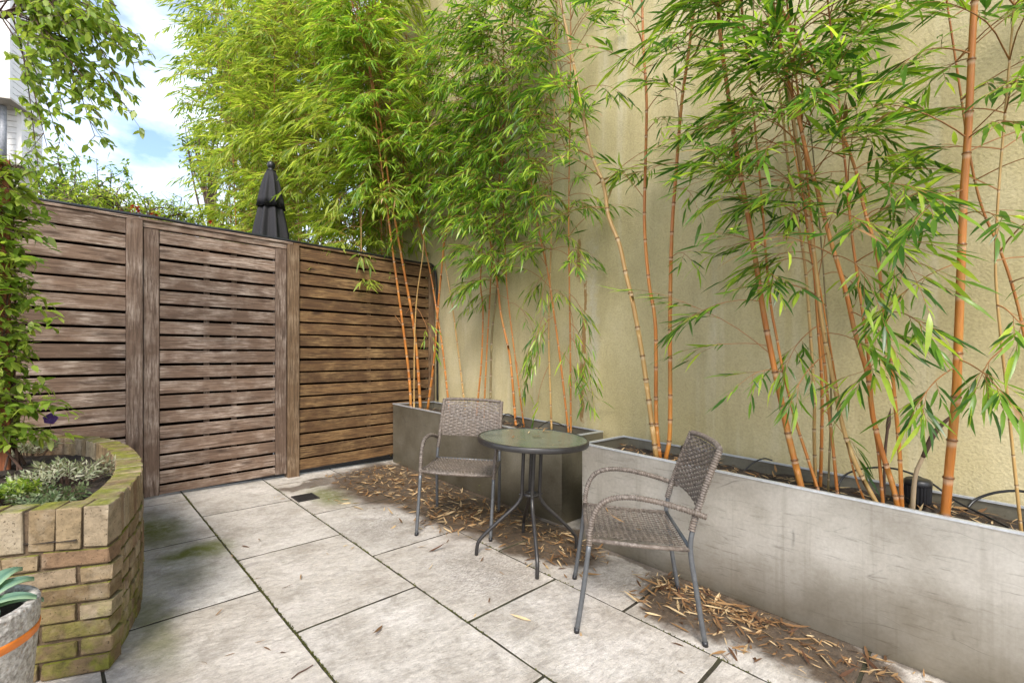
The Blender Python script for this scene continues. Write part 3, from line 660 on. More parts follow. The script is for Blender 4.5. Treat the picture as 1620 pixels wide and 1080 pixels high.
def wrapped(path, r, name, mat, parent, pitch=0.0115):
    pts = resample(catmull(path, 10), pitch/4); rad = [r*(1.0 + (0.10, 0.13, 0.02, -0.24)[i % 4]) for i in range(len(pts))]
    return MB().tube(pts, rad, 10).build(name, mat, parent, True)
def chair(label, loc, facing):
    t = thing('woven_armchair', (loc[0], loc[1], g(*loc)), label, 'chair', 'woven rattan chairs by the table')
    stand(t, math.atan2(facing[1], facing[0]) - math.pi/2)
    hw = 0.252
    for s in (-1, 1):
        x = s*hw
        fl = MB().tube(catmull([(x, .278, .002), (x, .255, .2), (x, .238, .405)], 5), 0.0115, 10).build('leg', M['grey_tube'], t, True)
        bl = MB().tube(catmull([(x*.98, -.285, .002), (x*.98, -.235, .25), (x*.97, -.205, .43), (x*.95, -.225, .56)], 6), 0.0115, 10).build('leg', M['grey_tube'], t, True)
        MB().tube([(x, .278, 0.0), (x, .277, .02)], 0.0128, 10).build('foot_cap', M['black_plastic'], fl, True)
        MB().tube([(x*.98, -.285, 0.0), (x*.98, -.282, .02)], 0.0128, 10).build('foot_cap', M['black_plastic'], bl, True)
        wrapped([(x, .238, .40), (x*1.01, .232, .50), (x*1.02, .205, .575), (x*1.03, .150, .618), (x*1.03, .06, .632), (x*1.03, -.06, .620), (x*1.03, -.17, .596), (x*1.02, -.262, .570)], 0.0122, 'armrest', M['rattan'], t)
        wrapped([(x*.965, -.208, .50), (x*.95, -.222, .56), (x*.93, -.262, .70), (x*.915, -.318, .868)], 0.0142, 'back_post', M['rattan'], t)
    # seat
    W, D = 0.468, 0.425
    def fs_(u, v):
        a = u/W; b = v/D; x = -W/2 + u; y = 0.236 - v
        z = 0.437 - 0.016*math.sin(math.pi*a)*math.sin(math.pi*min(1, max(0, b)))**0.7 - 0.012*b - (0.020*(max(0, 0.05-b)/0.05)**2)
        return Vector((x, y, z)), Vector((0, 0, 1))
    weave(lambda u, v: fs_(v, u), D, W, 0.0118, 0.027, 0.0042, 0.0100, 'seat', M['rattan'], t)
    fr = MB(); fr.tube([(-hw, .238, .425), (-.12, .243, .418), (.12, .243, .418), (hw, .238, .425)], 0.011, 8); fr.build('seat_rail', M['rattan'], t, True)
    MB().tube([(-hw*.97, -.205, .42), (hw*.97, -.205, .42)], 0.009, 8).build('seat_rail', M['grey_tube'], t, True)
    for s in (-1, 1): MB().tube([(s*hw, .236, .424), (s*hw*.98, 0, .414), (s*hw*.97, -.203, .416)], 0.0105, 8).build('seat_rail', M['rattan'], t, True)
    # back panel
    Wb, Hb = 0.452, 0.285
    def fb(u, v):
        a = u/Wb; q = max(0, v/Hb); z = 0.592 + v*0.965; y = -.232 - 0.085*q**1.5 - 0.020*math.sin(math.pi*a); x = (-Wb/2+u)*(1.035-0.045*q)
        return Vector((x, y, z)), Vector((0, 0.95, 0.3)).normalized()
    weave(fb, Wb, Hb, 0.0130, 0.034, 0.0058, 0.0112, 'backrest', M['rattan'], t)
    wrapped([(-.222, -.318, .866), (-.1, -.336, .871), (.1, -.336, .871), (.222, -.318, .866)], 0.0125, 'back_rail', M['rattan'], t)
    return t
chair1 = chair('brown woven chair facing forward with its back to the corner trough', (2.100, 2.628), (-.76, -.65))
chair2 = chair('brown woven chair turned side on beside the long pale trough', (2.044, 1.198), (-.62, .785))

# ---- round glass table
TC = (2.113, 1.967); th = 0.732
t = thing('bistro_table', (*TC, g(*TC)), 'small round table with green textured glass top and four bent legs', 'table'); stand(t, 0)
tg_ = NT('obscure_glass'); c = tg_.coord('Object'); n = tg_.noise(c, 90, 3, 0.5); n2 = tg_.noise(c, 9, 5)
M['glass'] = tg_.set(color=tg_.ramp(n2, [(0.3, (0.10, 0.13, 0.095)), (0.7, (0.20, 0.235, 0.18))]), rough=0.16, trans=0.35, ior=1.45, normal=tg_.bump(n, 0.35, 0.003), spec=0.6)
Rt = 0.350
MB().lathe([(0.0005, th-0.008), (Rt-0.012, th-0.008), (Rt-0.012, th-0.002), (0.0005, th-0.002)], 64).build('glass_top', M['glass'], t)
MB().lathe([(Rt-0.011, th-0.030), (Rt-0.002, th-0.032), (Rt, th-0.028), (Rt, th-0.003), (Rt-0.003, th), (Rt-0.013, th+0.001), (Rt-0.0115, th-0.030)], 72).build('table_rim', M['bronze_tube'], t, True)
for i, (fx, fy) in enumerate(((-.267, .183), (-.226, -.283), (.29, -.16), (.185, .215))):
    d = Vector((fx, fy, 0)); Lr = 0.335; d.normalize(); 
    pts = [d*0.058 + Vector((0, 0, z)) for z in (th-0.012, .60, .46, .375)] + [d*0.070 + Vector((0, 0, .335)), d*0.105 + Vector((0, 0, .290)), d*0.20 + Vector((0, 0, .205)), d*0.275 + Vector((0, 0, .135)), d*0.318 + Vector((0, 0, .085)), d*0.328 + Vector((0, 0, .04)), d*0.330 + Vector((0, 0, .002))]
    lg = MB().tube(catmull(pts, 5), 0.0115, 10).build('leg', M['bronze_tube'], t, True)
    MB().tube([d*0.06 + Vector((0, 0, th-0.022)), d*(Rt-0.012) + Vector((0, 0, th-0.022))], 0.008, 8).build('support_arm', M['bronze_tube'], t, True)
    for zz in (0.640, 0.372):
        MB().tube([d*0.066 + Vector((0, 0, zz)), d*0.077 + Vector((0, 0, zz))], 0.006, 8).build('bolt', M['bronze_tube'], lg, True)
for zz, tt in ((0.640, 0.010), (0.372, 0.018)):
    MB().lathe([(0.036, zz-tt/2), (0.050, zz-tt/2), (0.051, zz), (0.050, zz+tt/2), (0.036, zz+tt/2), (0.036, zz-tt/2)], 28).build('collar_ring', M['bronze_tube'], t, True)

# ---- closed parasol standing beyond the fence
pp = at_depth(429, 380, 5.05); pz = at_depth(427, 262, 5.05).z; gz = g(pp.x, pp.y)
t = thing('closed_parasol', (pp.x, pp.y, gz), 'closed black two-tier parasol with ball finial behind the fence', 'parasol')
zz = pz - gz
def pleat(a, z): return 1 + 0.13*math.cos(8*a+0.4) + 0.05*math.cos(16*a+z*3)
MB().tube([(0, 0, 0), (0, 0, zz-0.06)], 0.022, 12).build('pole', M['black_plastic'], t, True)
MB().lathe([(0.001, zz+.047), (.018, zz+.045), (.034, zz+.032), (.042, zz+.008), (.040, zz-.012), (.030, zz-.030), (.022, zz-.040), (.030, zz-.048), (.046, zz-.055), (.05, zz-.066), (.001, zz-.067)], 24).build('finial', M['black_plastic'], t, True)
MB().lathe([(.042, zz-.064), (.062, zz-.10), (.09, zz-.22), (.118, zz-.38), (.132, zz-.475), (.128, zz-.47)], 96, rmod=lambda a, z: 1 + (0.12*math.cos(8*a) + 0.04*math.cos(16*a))*min(1, (zz-.05-z)/.2)).build('top_tier', M['black_cloth'], t, True)
MB().lathe([(.075, zz-.42), (.115, zz-.50), (.15, zz-.70), (.185, zz-.95), (.17, zz-1.4), (.10, zz-1.9), (.06, zz-2.1)], 96, rmod=lambda a, z: 1 + 0.16*math.cos(8*a+.5) + 0.05*math.cos(16*a)).build('lower_tier', M['black_cloth'], t, True)
MB().lathe([(.001, .07), (.20, .07), (.24, .03), (.24, .001), (.001, .001)], 28).build('base', M['black_plastic'], t)

# ---- concrete tub with an orange band, by the brick bed
t_ = NT('aggregate'); c = t_.coord('Object'); n = t_.noise(c, 75, 5, 0.7); vo = t_.node('ShaderNodeTexVoronoi'); t_.l.new(c, vo.inputs['Vector']); vo.inputs['Scale'].default_value = 55
col = t_.ramp(n, [(0.3, (0.14, 0.12, 0.10)), (0.5, (0.36, 0.33, 0.29)), (0.7, (0.58, 0.55, 0.50))]); col = t_.mix(t_.ramp(vo.outputs[0], [(0.05, 0.6), (0.25, 0.0)]), col, (0.22, 0.13, 0.07))
M['aggregate'] = t_.set(color=col, rough=0.9, normal=t_.bump(vo.outputs[0], 0.8, 0.006))
simple('orange_band', (0.62, 0.17, 0.02), 0.5, 0, 30, 0.2)
PC = at_depth(-75, 972, 1.22); pzr = PC.z; PC = (PC.x, PC.y, g(PC.x, PC.y)); hh = pzr - PC[2]; Rp = 0.165
tub = thing('concrete_tub', PC, 'round grey concrete tub with orange band in front of the brick bed', 'planter')
MB().lathe([(0.001, 0.0), (Rp*.78, 0.0), (Rp*.80, 0.02), (Rp*.93, hh*.62), (Rp*.985, hh-.07), (Rp, hh-.035), (Rp*1.0, hh-.008), (Rp*.985, hh), (Rp*.86, hh), (Rp*.84, hh-.012), (Rp*.80, hh-.05), (0.001, hh-.05)], 48).build('tub', M['aggregate'], tub, True)
MB().lathe([(Rp*.955, hh-.098), (Rp*.985, hh-.092), (Rp*1.0, hh-.075), (Rp*.99, hh-.068), (Rp*.97, hh-.07)], 48).build('band', M['orange_band'], tub, True)
MB().lathe([(0.0005, hh-.030), (Rp*.4, hh-.028), (Rp*.83, hh-.034)], 24).build('soil', M['soil'], tub)

# ---- black ribbed spotlights and cables in the long trough
def spot(label, px, py, h, r, tilt):
    X = 2.93; b = on_x(px, py, X); b = Vector((X, b.y, g(X, b.y)+T2[4]-0.065)); t = thing('garden_spotlight', b, label, 'spotlight', 'spotlights in the long trough')
    MB().tube([(0, 0, -.06), (0, 0, .03)], 0.008, 8).build('spike', M['black_plastic'], t)
    MB().lathe([(0.001, .02), (r*.8, .02), (r*.95, .035), (r, h-.02), (r*.97, h-.01)], 72, rmod=lambda a, z: 1 + 0.045*(1 if math.cos(24*a) > 0 else -1)).build('ribbed_body', M['black_plastic'], t)
    MB().lathe([(r*1.04, h-.022), (r*1.07, h-.018), (r*1.06, h), (r*.9, h+.008), (0.001, h+.006)], 36).build('cap', M['black_plastic'], t, True)
    return t
spot('black ribbed spotlight between the orange canes and the thick cane', 1452, 806, 0.135, 0.05, 0)
spot('black ribbed spotlight behind the chair in the long trough', 1088, 722, 0.10, 0.042, 0)
def cable(label, pxs, r=0.005, X=3.0):
    tag(MB().tube(catmull([on_x(a, b, x if x else X) for a, b, x in pxs], 7), r, 7).build('garden_cable', M['black_plastic'], smooth=True), label, 'cable')
cable('black cable looping from the ribbed spotlight over the trough edge', [(1320, 782, 2.95), (1336, 752, 3.02), (1372, 740, 3.03), (1420, 742, 3.02), (1470, 762, 2.99), (1512, 792, 2.95), (1560, 816, 2.88), (1600, 836, 2.80)])
cable('thick black hose arching over the trough end by the thin cane', [(1528, 806, 3.0), (1545, 789, 3.04), (1580, 778, 3.05), (1625, 778, 3.05), (1690, 800, 3.0)], 0.006)
cable('thin black cable arching behind the chair backrest', [(1172, 750, 2.93), (1190, 733, 3.0), (1208, 725, 3.03), (1222, 728, 3.03)], 0.004)
cable('black cable looping behind the forward-facing chair', [(790, 672, 2.95), (800, 655, 3.1), (815, 660, 3.12), (828, 672, 3.0)], 0.006)
cable('short black cable rising beside the table rim', [(852, 676, 2.9), (866, 667, 3.1), (880, 668, 3.12), (893, 674, 3.0)], 0.005)
# ================================================================== BAMBOO
SLEAF = leaf_variants('leaf', M['dry_leaf'], .10, [.4, .6, .8], (0, .5))
BLEAF = leaf_variants('leaf', M['bamboo_leaf'], 0.112, [k/23 for k in range(24)], (-.08, .42))
UP = np.array((0., 0., 1.))
def spray(start, az, elev, length, L, rnd, twigs, leaves, droop, fan=1.0):
    """a side branch: thin curved stem, short twigs, each ending in a fan of leaves"""
    d = Vector((math.cos(az)*math.cos(elev), math.sin(az)*math.cos(elev), math.sin(elev))); p = Vector(start); pts = [p.copy()]; n = 7
    for i in range(n):
        d = (d + Vector((0, 0, -droop*0.34)) + Vector([rnd.uniform(-.09, .09) for _ in range(3)])).normalized(); p = p + d*(length/n); pts.append(p.copy())
    out_l = []; tw = [pts]
    for k in range(twigs):
        f = 0.34 + 0.66*(k+1)/twigs; x = min(n-.001, f*n); i = int(x); q = pts[i].lerp(pts[i+1], x-i); bd = (pts[i+1]-pts[i]).normalized()
        side = bd.cross(Vector((0, 0, 1))); side = side.normalized() if side.length > .05 else Vector((1, 0, 0))
        sg = 1 if k % 2 else -1; td = (bd*1.0 + side*sg*rnd.uniform(.15, .9) + Vector((0, 0, rnd.uniform(-.35, .3)))).normalized()
        if k == twigs-1: td = bd
        tl = L*rnd.uniform(.5, 1.5); e = q + td*tl + Vector((0, 0, -.22*tl)); mid = q.lerp(e, .5) + Vector((0, 0, .05*tl))
        tw.append([q, mid, e])
        nl = max(2, int(leaves*rnd.uniform(.6, 1.4) + .5)); s2 = td.cross(Vector((0, 0, 1))); s2 = s2.normalized() if s2.length > .05 else side
        dr = droop*rnd.uniform(.3, 1.3)
        for j in range(nl):
            u = .25 + .75*j/max(1, nl-1); a = (1 if (j+k) % 2 else -1)*rnd.uniform(.15, .95)*fan*(1.15-.75*u); b = q.lerp(mid, u*2) if u < .5 else mid.lerp(e, u*2-1)
            ld = td*math.cos(a) + s2*math.sin(a) + Vector((0, 0, -dr*rnd.uniform(.5, 1.3))) + Vector([rnd.uniform(-.16, .16) for _ in range(3)])
            nn = Vector((rnd.uniform(-.7, .7), rnd.uniform(-.7, .7), 1.0))
            out_l.append((b, ld.normalized(), nn, L*(rnd.uniform(.4, 1.2) if u < .9 else rnd.uniform(.8, 1.3))))
    return tw, out_l

def culm_mesh(path, r0, r1, base, step, rnd):
    pts = resample(path, 0.02); tot = 0.02*len(pts); P = []; Rr = []; Tn = []; nxt = rnd.uniform(.05, .15); nodes = []; s = 0.0; i = 0
    cum = 0.0
    for i in range(len(pts)):
        f = i/(len(pts)-1); r = r0 + (r1-r0)*f**0.9
        if i: cum += (pts[i]-pts[i-1]).length
        if cum >= nxt:
            tg = (pts[min(i+1, len(pts)-1)]-pts[i-1]).normalized()
            for off, k, tn in ((-.022, .99, .5), (-.012, 1.0, .1), (-.005, 1.03, .15), (-.003, 1.20, .85), (-.001, 1.24, 1.0), (.0015, 1.02, .8), (.006, 0.95, .5)):
                P.append(pts[i]+tg*off*max(.6, r/.01)); Rr.append(r*k); Tn.append(tn)
            nodes.append((pts[i].copy(), tg, r)); nxt = cum + step*rnd.uniform(.75, 1.2)*(0.75 if f < .12 else 1)
        elif i % 3 == 0 or i in (0, len(pts)-1): P.append(pts[i]); Rr.append(r*rnd.uniform(.985, 1.015)); Tn.append(.5)
    ns = 8 if r0 < .008 else 12
    m = MB().tube([p-base for p in P], Rr, ns); me = m.mesh('culm', True)
    a = me.attributes.new('tint', 'FLOAT', 'POINT'); a.data.foreach_set('value', np.repeat(np.array(Tn, np.float32), ns)[:len(me.vertices)])
    return me, nodes

def to_far(v): return (v.x + v.y)*S2
leaf_total = [0]
def bamboo(name, label, group, path, r0, r1, seed, leaf_z, dens, L, blen, culm='culm_orange', leafm='bamboo_leaf', indiv=80, twigs=5, leaves=5, droop=.5, extra=(), az_pref=None, step=.17, tint=(0.0, 1.0), xmax=None, zfull=0.5, tint_pow=1.3):
    rnd = random.Random(seed); base = path[0].copy(); t = thing(name, base, label, 'bamboo', group)
    me, nodes = culm_mesh(path, r0, r1, base, step, rnd); mesh_obj('culm', me, M[culm], t)
    tws = []; lv = []
    for (p, tg, r) in nodes:
        if p.z < leaf_z: continue
        q = min(1.5, (p.z-leaf_z)/zfull + .35)
        k = dens*q; nb = int(k) + (1 if rnd.random() < k-int(k) else 0)
        for _ in range(nb):
            az = rnd.uniform(0, 2*math.pi) if az_pref is None else rnd.gauss(az_pref, 1.3)
            a, b = spray(p, az, rnd.uniform(.25, .95), blen*rnd.uniform(.5, 1.15), L, rnd, twigs, leaves, droop); tws += a; lv += b
    for (p, tip, nt) in extra:
        v = tip-p; hl = math.hypot(v.x, v.y); a, b = spray(p, math.atan2(v.y, v.x), math.atan2(v.z, max(.01, hl)) + .35*droop, v.length*1.04, L, rnd, nt, leaves, droop); tws += a; lv += b
    if xmax is not None:
        lv = [q for q in lv if q[0].x + q[1].x*q[3] < xmax - .01]; tws = [w for w in tws if max(p.x for p in w) < xmax-.008]
    if tws:
        m = MB()
        for w in tws: m.tube([p-base for p in w], [(0.0032 - .0003*q if len(w) > 4 else 0.0012) for q in range(len(w)-1)] + [0.0008], 4 if len(w) > 4 else 3, False)
        tag(m.build('branches', M['twig'], t), kind='stuff')
    if lv:
        lv.sort(key=lambda q: -q[3]/max(.3, to_far(q[0])))
        near, rest = lv[:indiv], lv[indiv:]
        for (p, d, nn, l) in near:
            k = min(23, int(24*(rnd.random()**tint_pow)*(tint[1]-tint[0]) + 24*tint[0])); put_leaf('leaf', BLEAF[k] if rnd.random() > .03 else rnd.choice(SLEAF), p-base, d, nn, l, t)
        if rest:
            n = len(rest); tn = tint[0] + (tint[1]-tint[0])*np.array([rnd.random() for _ in range(n)])**tint_pow
            far = to_far(base) > 4.6
            me = leaf_cloud('foliage', [q[0] for q in rest], [q[1] for q in rest], [q[2] for q in rest], np.array([q[3] for q in rest]), np.array([q[3] for q in rest])*(0.112 if not far else .14), tn, np.array([rnd.uniform(.03, .3) for _ in range(n)]), not far, base)
            tag(mesh_obj('foliage', me, M[leafm], t), kind='stuff')
    leaf_total[0] += len(lv); return t

def cane_path(pxs, trough, lean, top, X=None, arch=0.10):
    x0, x1, y0, y1, H = trough
    if X is None:
        soil = 0.56 if trough is T2 else 0.58
        X = on_z(*pxs[0], soil).x
    X = min(x1-.07, max(x0+.07, X))
    q = on_x(*pxs[0], X)
    if q.y > y1-.07: X = max(x0+.05, X*(y1-.07)/q.y)
    zb = 0.6; pts = [on_x(a, b, X, lean, zb) for a, b in pxs]
    if trough is T1:
        lim = y1-.06
        pts = [p if p.y < lim else on_y(a, b, lim - .01) for p, (a, b) in zip(pts, pxs)]
    tg = pts[0]-pts[1]; zs = g(pts[0].x, pts[0].y) + H - .085
    if pts[0].z > zs: pts.insert(0, pts[0] + tg*((pts[0].z-zs)/max(.05, -tg.z)))
    pts[0].x = min(x1-.04, max(x0+.04, pts[0].x)); pts[0].y = min(y1-.04, max(y0+.04, pts[0].y))
    tg = (pts[-1]-pts[-2]).normalized(); k = 0
    while pts[-1].z < top and k < 30:
        tg = (tg + Vector((-arch*.35, 0, -.01))).normalized(); pts.append(pts[-1]+tg*.25); k += 1
    return catmull(pts, 6)

def ex(path, lst):
    """explicit side branches given as (attach px, tip px, twigs, offset of the tip in x)"""
    out = []
    for (ax, ay, tx, ty, nt, dx) in lst:
        best = None; bd = 1e9
        for p in path:
            f = to_far(p); px = CX + FPX*(p.x-p.y)*S2/f; py = HY - FPX*(p.z-CAM_H)/f; d = abs(py-ay) + .3*abs(px-ax)
            if d < bd: bd, best = d, p
        out.append((best, on_x(tx, ty, best.x+dx), nt))
    return out

OR, ST, OL = 'culm_orange', 'culm_straw', 'culm_olive'
G1 = 'bamboo canes in the corner trough'; G2 = 'bamboo canes in the long trough'
W1 = [ # px path, radius px, colour, lean, top, leaf start z, density, label, extra sprays
 ([(650,641),(646,583),(633,483),(623,410),(613,333),(602,250),(590,150)], 4.2, OR, .02, 4.6, 2.15, 1.3, 'orange bamboo cane nearest the fence in the corner trough', [(640,520,556,425,5,-.25)]),
 ([(655,641),(656,533),(660,466),(668,410),(672,360),(680,280)], 2.6, ST, .0, 4.2, 2.1, 1.2, 'thin straw bamboo cane crossing behind two orange canes by the fence', [(659,490,690,505,4,-.1), (659,480,615,520,4,-.12)]),
 ([(665,645),(660,566),(652,500),(640,433),(627,360),(618,310),(606,220)], 4.6, OR, .03, 4.7, 2.15, 1.3, 'stout orange bamboo cane second from the fence in the corner trough', []),
 ([(678,636),(687,567),(693,487),(698,433),(703,383),(713,333),(721,295),(735,200)], 3.8, OR, .0, 4.6, 2.2, 1.2, 'orange bamboo cane leaning towards the wall beside the fence end', []),
 ([(708,623),(700,550),(690,487),(683,443),(672,390),(657,330),(640,250)], 3.2, OR, .02, 4.5, 2.2, 1.2, 'orange bamboo cane leaning to the fence across another cane', []),
 ([(733,623),(723,540),(713,467),(705,423),(700,380),(694,300)], 3.0, ST, .0, 4.2, 2.1, 1.2, 'slim dull bamboo cane behind the left edge of the chair backrest', []),
 ([(757,623),(762,567),(764,487),(760,450),(762,383),(752,330),(742,250)], 3.0, OR, .0, 4.5, 2.0, 1.3, 'thin upright orange cane behind the middle of the chair backrest', []),
 ([(767,623),(770,560),(774,487),(777,430),(782,360),(790,280)], 2.8, OR, .0, 4.3, 2.0, 1.2, 'thin orange cane beside the dark olive one', []),
 ([(776,623),(778,533),(783,487),(788,433),(790,383),(797,333),(805,250)], 3.6, OL, .0, 4.5, 2.0, 1.2, 'dark olive bamboo cane behind the right edge of the chair backrest', []),
 ([(815,660),(807,567),(793,500),(787,450),(777,390),(767,333),(747,200),(733,110),(725,17)], 4.0, OR, .04, 4.8, 1.95, 1.2, 'long orange bamboo cane slanting left from behind the glass table', []),
 ([(827,660),(813,550),(803,467),(800,410),(797,350),(795,270)], 2.6, OR, .02, 4.3, 1.9, 1.2, 'slender orange cane next to the slanting cane behind the table', [(806,480,846,480,4,-.1), (815,560,826,600,2,-.05)]),
 ([(872,662),(868,533),(870,450),(873,333),(873,300),(877,167),(880,100)], 3.2, ST, .03, 4.6, 1.85, 1.1, 'straight straw cane rising behind the middle of the glass table', [(869,520,815,580,5,-.18), (868,505,838,560,5,-.2), (869,440,848,470,4,-.15), (871,580,845,640,2,-.1)]),
 ([(897,662),(888,583),(877,500),(867,433),(853,367),(842,300),(830,200)], 3.4, OR, .04, 4.6, 1.8, 1.2, 'orange cane leaning left behind the table with a low leaf spray', [(878,505,820,545,6,-.22), (874,480,845,520,5,-.25), (885,560,915,575,3,-.1)]),
 ([(903,662),(902,533),(900,400),(900,300),(902,160),(903,60)], 3.0, OR, .03, 4.6, 1.9, 1.0, 'straight orange cane last in the corner trough beside the gap', [(902,520,950,560,6,-.12), (902,540,945,585,5,-.15), (901,460,938,490,5,-.12), (903,600,930,612,3,-.08), (901,490,925,540,4,-.2)]),
]
for i, (px, w, cm, lean, top, lz, dn, lb, exs) in enumerate(W1):
    path = cane_path(px, T1, lean, top + .1*(i % 3)); f = to_far(path[0]); r = w*f/FPX*.5*1.05
    bamboo('bamboo_cane', lb, G1, path, r, r*.35, 100+i, lz + (.42 if i < 6 else -.12), dn*(2.3 if i < 6 else 2.25), .122, .47, cm, indiv=70, extra=ex(path, exs), az_pref=math.pi, xmax=WX, droop=.5, tint=(.35, 1.0) if i < 6 else (.08, 1.0), zfull=.7, leaves=5, twigs=6, tint_pow=1.25)  # fence-side canes get brighter leaf tints, painting in their extra skylight

W2 = [
 ([(1038,722),(1030,660),(1017,567),(1002,483),(990,433),(980,387),(963,343),(955,293),(937,247),(923,187),(907,100),(888,10)], 8.5, ST, .05, 3.9, 2.25, .75, 'thick straw-orange cane leaning left beside two others near the table', [(953,293,1030,215,4,-.1), (935,245,850,205,4,-.15), (915,140,985,110,5,-.2)]),
 ([(1044,722),(1038,658),(1037,517),(1027,450),(1020,367),(1020,300),(1023,167),(1018,77),(1016,10)], 6.5, OR, .05, 3.9, 2.2, .7, 'knobbly dark orange cane in the middle of the three near the table', [(1020,320,975,265,3,-.15), (1022,200,1060,150,5,-.2)]),
 ([(1053,725),(1060,677),(1060,500),(1063,367),(1070,267),(1078,167),(1087,100),(1095,40)], 7.0, OR, .05, 3.9, 2.3, .8, 'smooth orange cane leaning right beside two others near the table', [(1065,300,1095,295,3,-.2), (1062,400,1090,385,3,-.15)]),
 ([(1268,772),(1247,687),(1233,620),(1223,573),(1207,490),(1195,410),(1180,323),(1165,240),(1152,150),(1140,60),(1135,0)], 10.0, OR, .06, 3.6, 1.75, .5, 'long thick orange cane leaning left at the edge of the leafy clump', [(1222,560,1060,430,7,-.15), (1207,480,1085,470,6,-.2), (1220,545,1100,520,4,-.1), (1180,330,1145,300,4,-.15)]),
 ([(1295,777),(1273,710),(1257,660),(1237,577),(1228,530),(1220,487),(1213,420),(1207,340)], 5.0, OR, .03, 3.0, 1.35, .8, 'reddish slim cane next to the long thick leaning cane', [(1240,590,1190,570,4,-.2)]),
 ([(1290,760),(1288,690),(1288,627),(1280,500),(1273,417),(1262,350),(1252,300),(1240,200)], 5.2, ST, .03, 3.3, 1.4, .75, 'pale straw cane among the leafy clump', []),
 ([(1298,760),(1300,690),(1300,600),(1293,500),(1288,430),(1280,383),(1270,300),(1258,220),(1250,167)], 5.0, OR, .03, 3.5, 1.4, .75, 'upright orange cane in the heart of the leafy clump', [(1295,520,1240,560,5,-.25), (1300,650,1355,675,2,-.2)]),
 ([(1310,776),(1313,700),(1315,630),(1312,560),(1308,500)], 3.4, OL, .0, 2.4, 1.3, .7, 'thin olive cane half hidden in the leafy clump', []),
 ([(1325,783),(1318,710),(1310,637),(1305,580),(1300,540),(1292,440)], 5.0, OR, .02, 3.2, 1.35, .75, 'orange cane leaning slightly left in the leafy clump', []),
 ([(1388,797),(1360,747),(1340,697),(1327,647),(1320,610),(1307,547),(1297,487),(1290,417),(1280,350),(1265,250)], 7.0, ST, .05, 3.4, 1.45, .7, 'straw cane with a split base slanting left through the clump', [(1310,560,1250,600,4,-.25), (1305,530,1390,520,5,-.2)]),
 ([(1368,792),(1353,753),(1343,713),(1333,670),(1322,600)], 3.4, OR, .02, 2.2, 1.5, .4, 'short thin orange cane between two slanting canes', []),
 ([(1397,798),(1390,717),(1380,653),(1377,593),(1363,483),(1347,367),(1340,290)], 5.0, OR, .02, 3.2, 1.4, .75, 'reddish cane just behind the strongest slanting cane', []),
 ([(1420,802),(1413,770),(1393,707),(1380,653),(1373,593),(1353,527),(1337,457),(1313,377),(1293,300),(1280,260),(1260,173),(1240,100),(1220,0)], 8.0, OR, .08, 3.6, 1.5, .7, 'strong orange cane slanting left through the whole clump', [(1345,490,1415,510,6,-.25), (1320,400,1410,430,6,-.2), (1300,330,1390,340,6,-.25), (1262,180,1180,150,5,-.2)]),
 ([(1427,803),(1423,713),(1417,647),(1408,560),(1397,483),(1390,417),(1380,373),(1367,330),(1353,267),(1327,197),(1313,160),(1287,110)], 6.0, OR, .08, 3.3, 1.5, .7, 'thin bright orange cane beside the ribbed spotlight', [(1400,500,1480,475,5,-.2), (1380,380,1460,405,6,-.25), (1410,560,1350,590,5,-.2), (1360,300,1440,260,6,-.25)]),
 ([(1495,818),(1502,737),(1507,687),(1513,620),(1515,567),(1520,433),(1523,350),(1525,300),(1532,200),(1538,67),(1542,0)], 13.0, OR, .05, 3.5, 1.7, .55, 'thickest dark orange cane standing upright at the trough end', [(1514,580,1430,610,6,-.2), (1516,565,1590,600,5,-.2), (1521,420,1410,455,5,-.25), (1530,210,1380,140,7,-.3), (1536,90,1440,30,6,-.3), (1524,340,1600,320,5,-.25), (1532,210,1610,150,5,-.25), (1527,300,1430,330,6,-.35)]),
 ([(1615,833),(1603,720),(1593,620),(1587,567),(1577,467),(1575,400),(1580,300),(1590,180)], 4.5, ST, .03, 3.2, 1.3, .75, 'thin straw cane beyond the thickest cane', [(1578,480,1620,500,5,-.2), (1585,560,1545,590,4,-.2)]),
 ([(1640,640),(1617,513),(1600,447),(1580,390),(1553,327),(1535,250),(1520,150)], 5.0, OR, .03, 3.3, 1.45, .8, 'orange cane slanting in behind the thickest cane', [(1600,450,1640,420,4,-.2)]),
]
for i, (px, w, cm, lean, top, lz, dn, lb, exs) in enumerate(W2):
    path = cane_path(px, T2, lean, top); f = to_far(path[0]); r = w*f/FPX*.5*1.0
    bamboo('bamboo_cane', lb, G2, path, r, r*.5, 300+i, lz + (.0 if i < 3 else .18), dn*(1.25 if i < 3 else 1.75), .13, .46, cm, indiv=150, extra=ex(path, exs), az_pref=math.pi*1.0, xmax=WX, droop=.30, tint=(.0, 1.0), zfull=.9, leaves=6, twigs=6, step=.20 if w > 6 else .17, tint_pow=1.7)

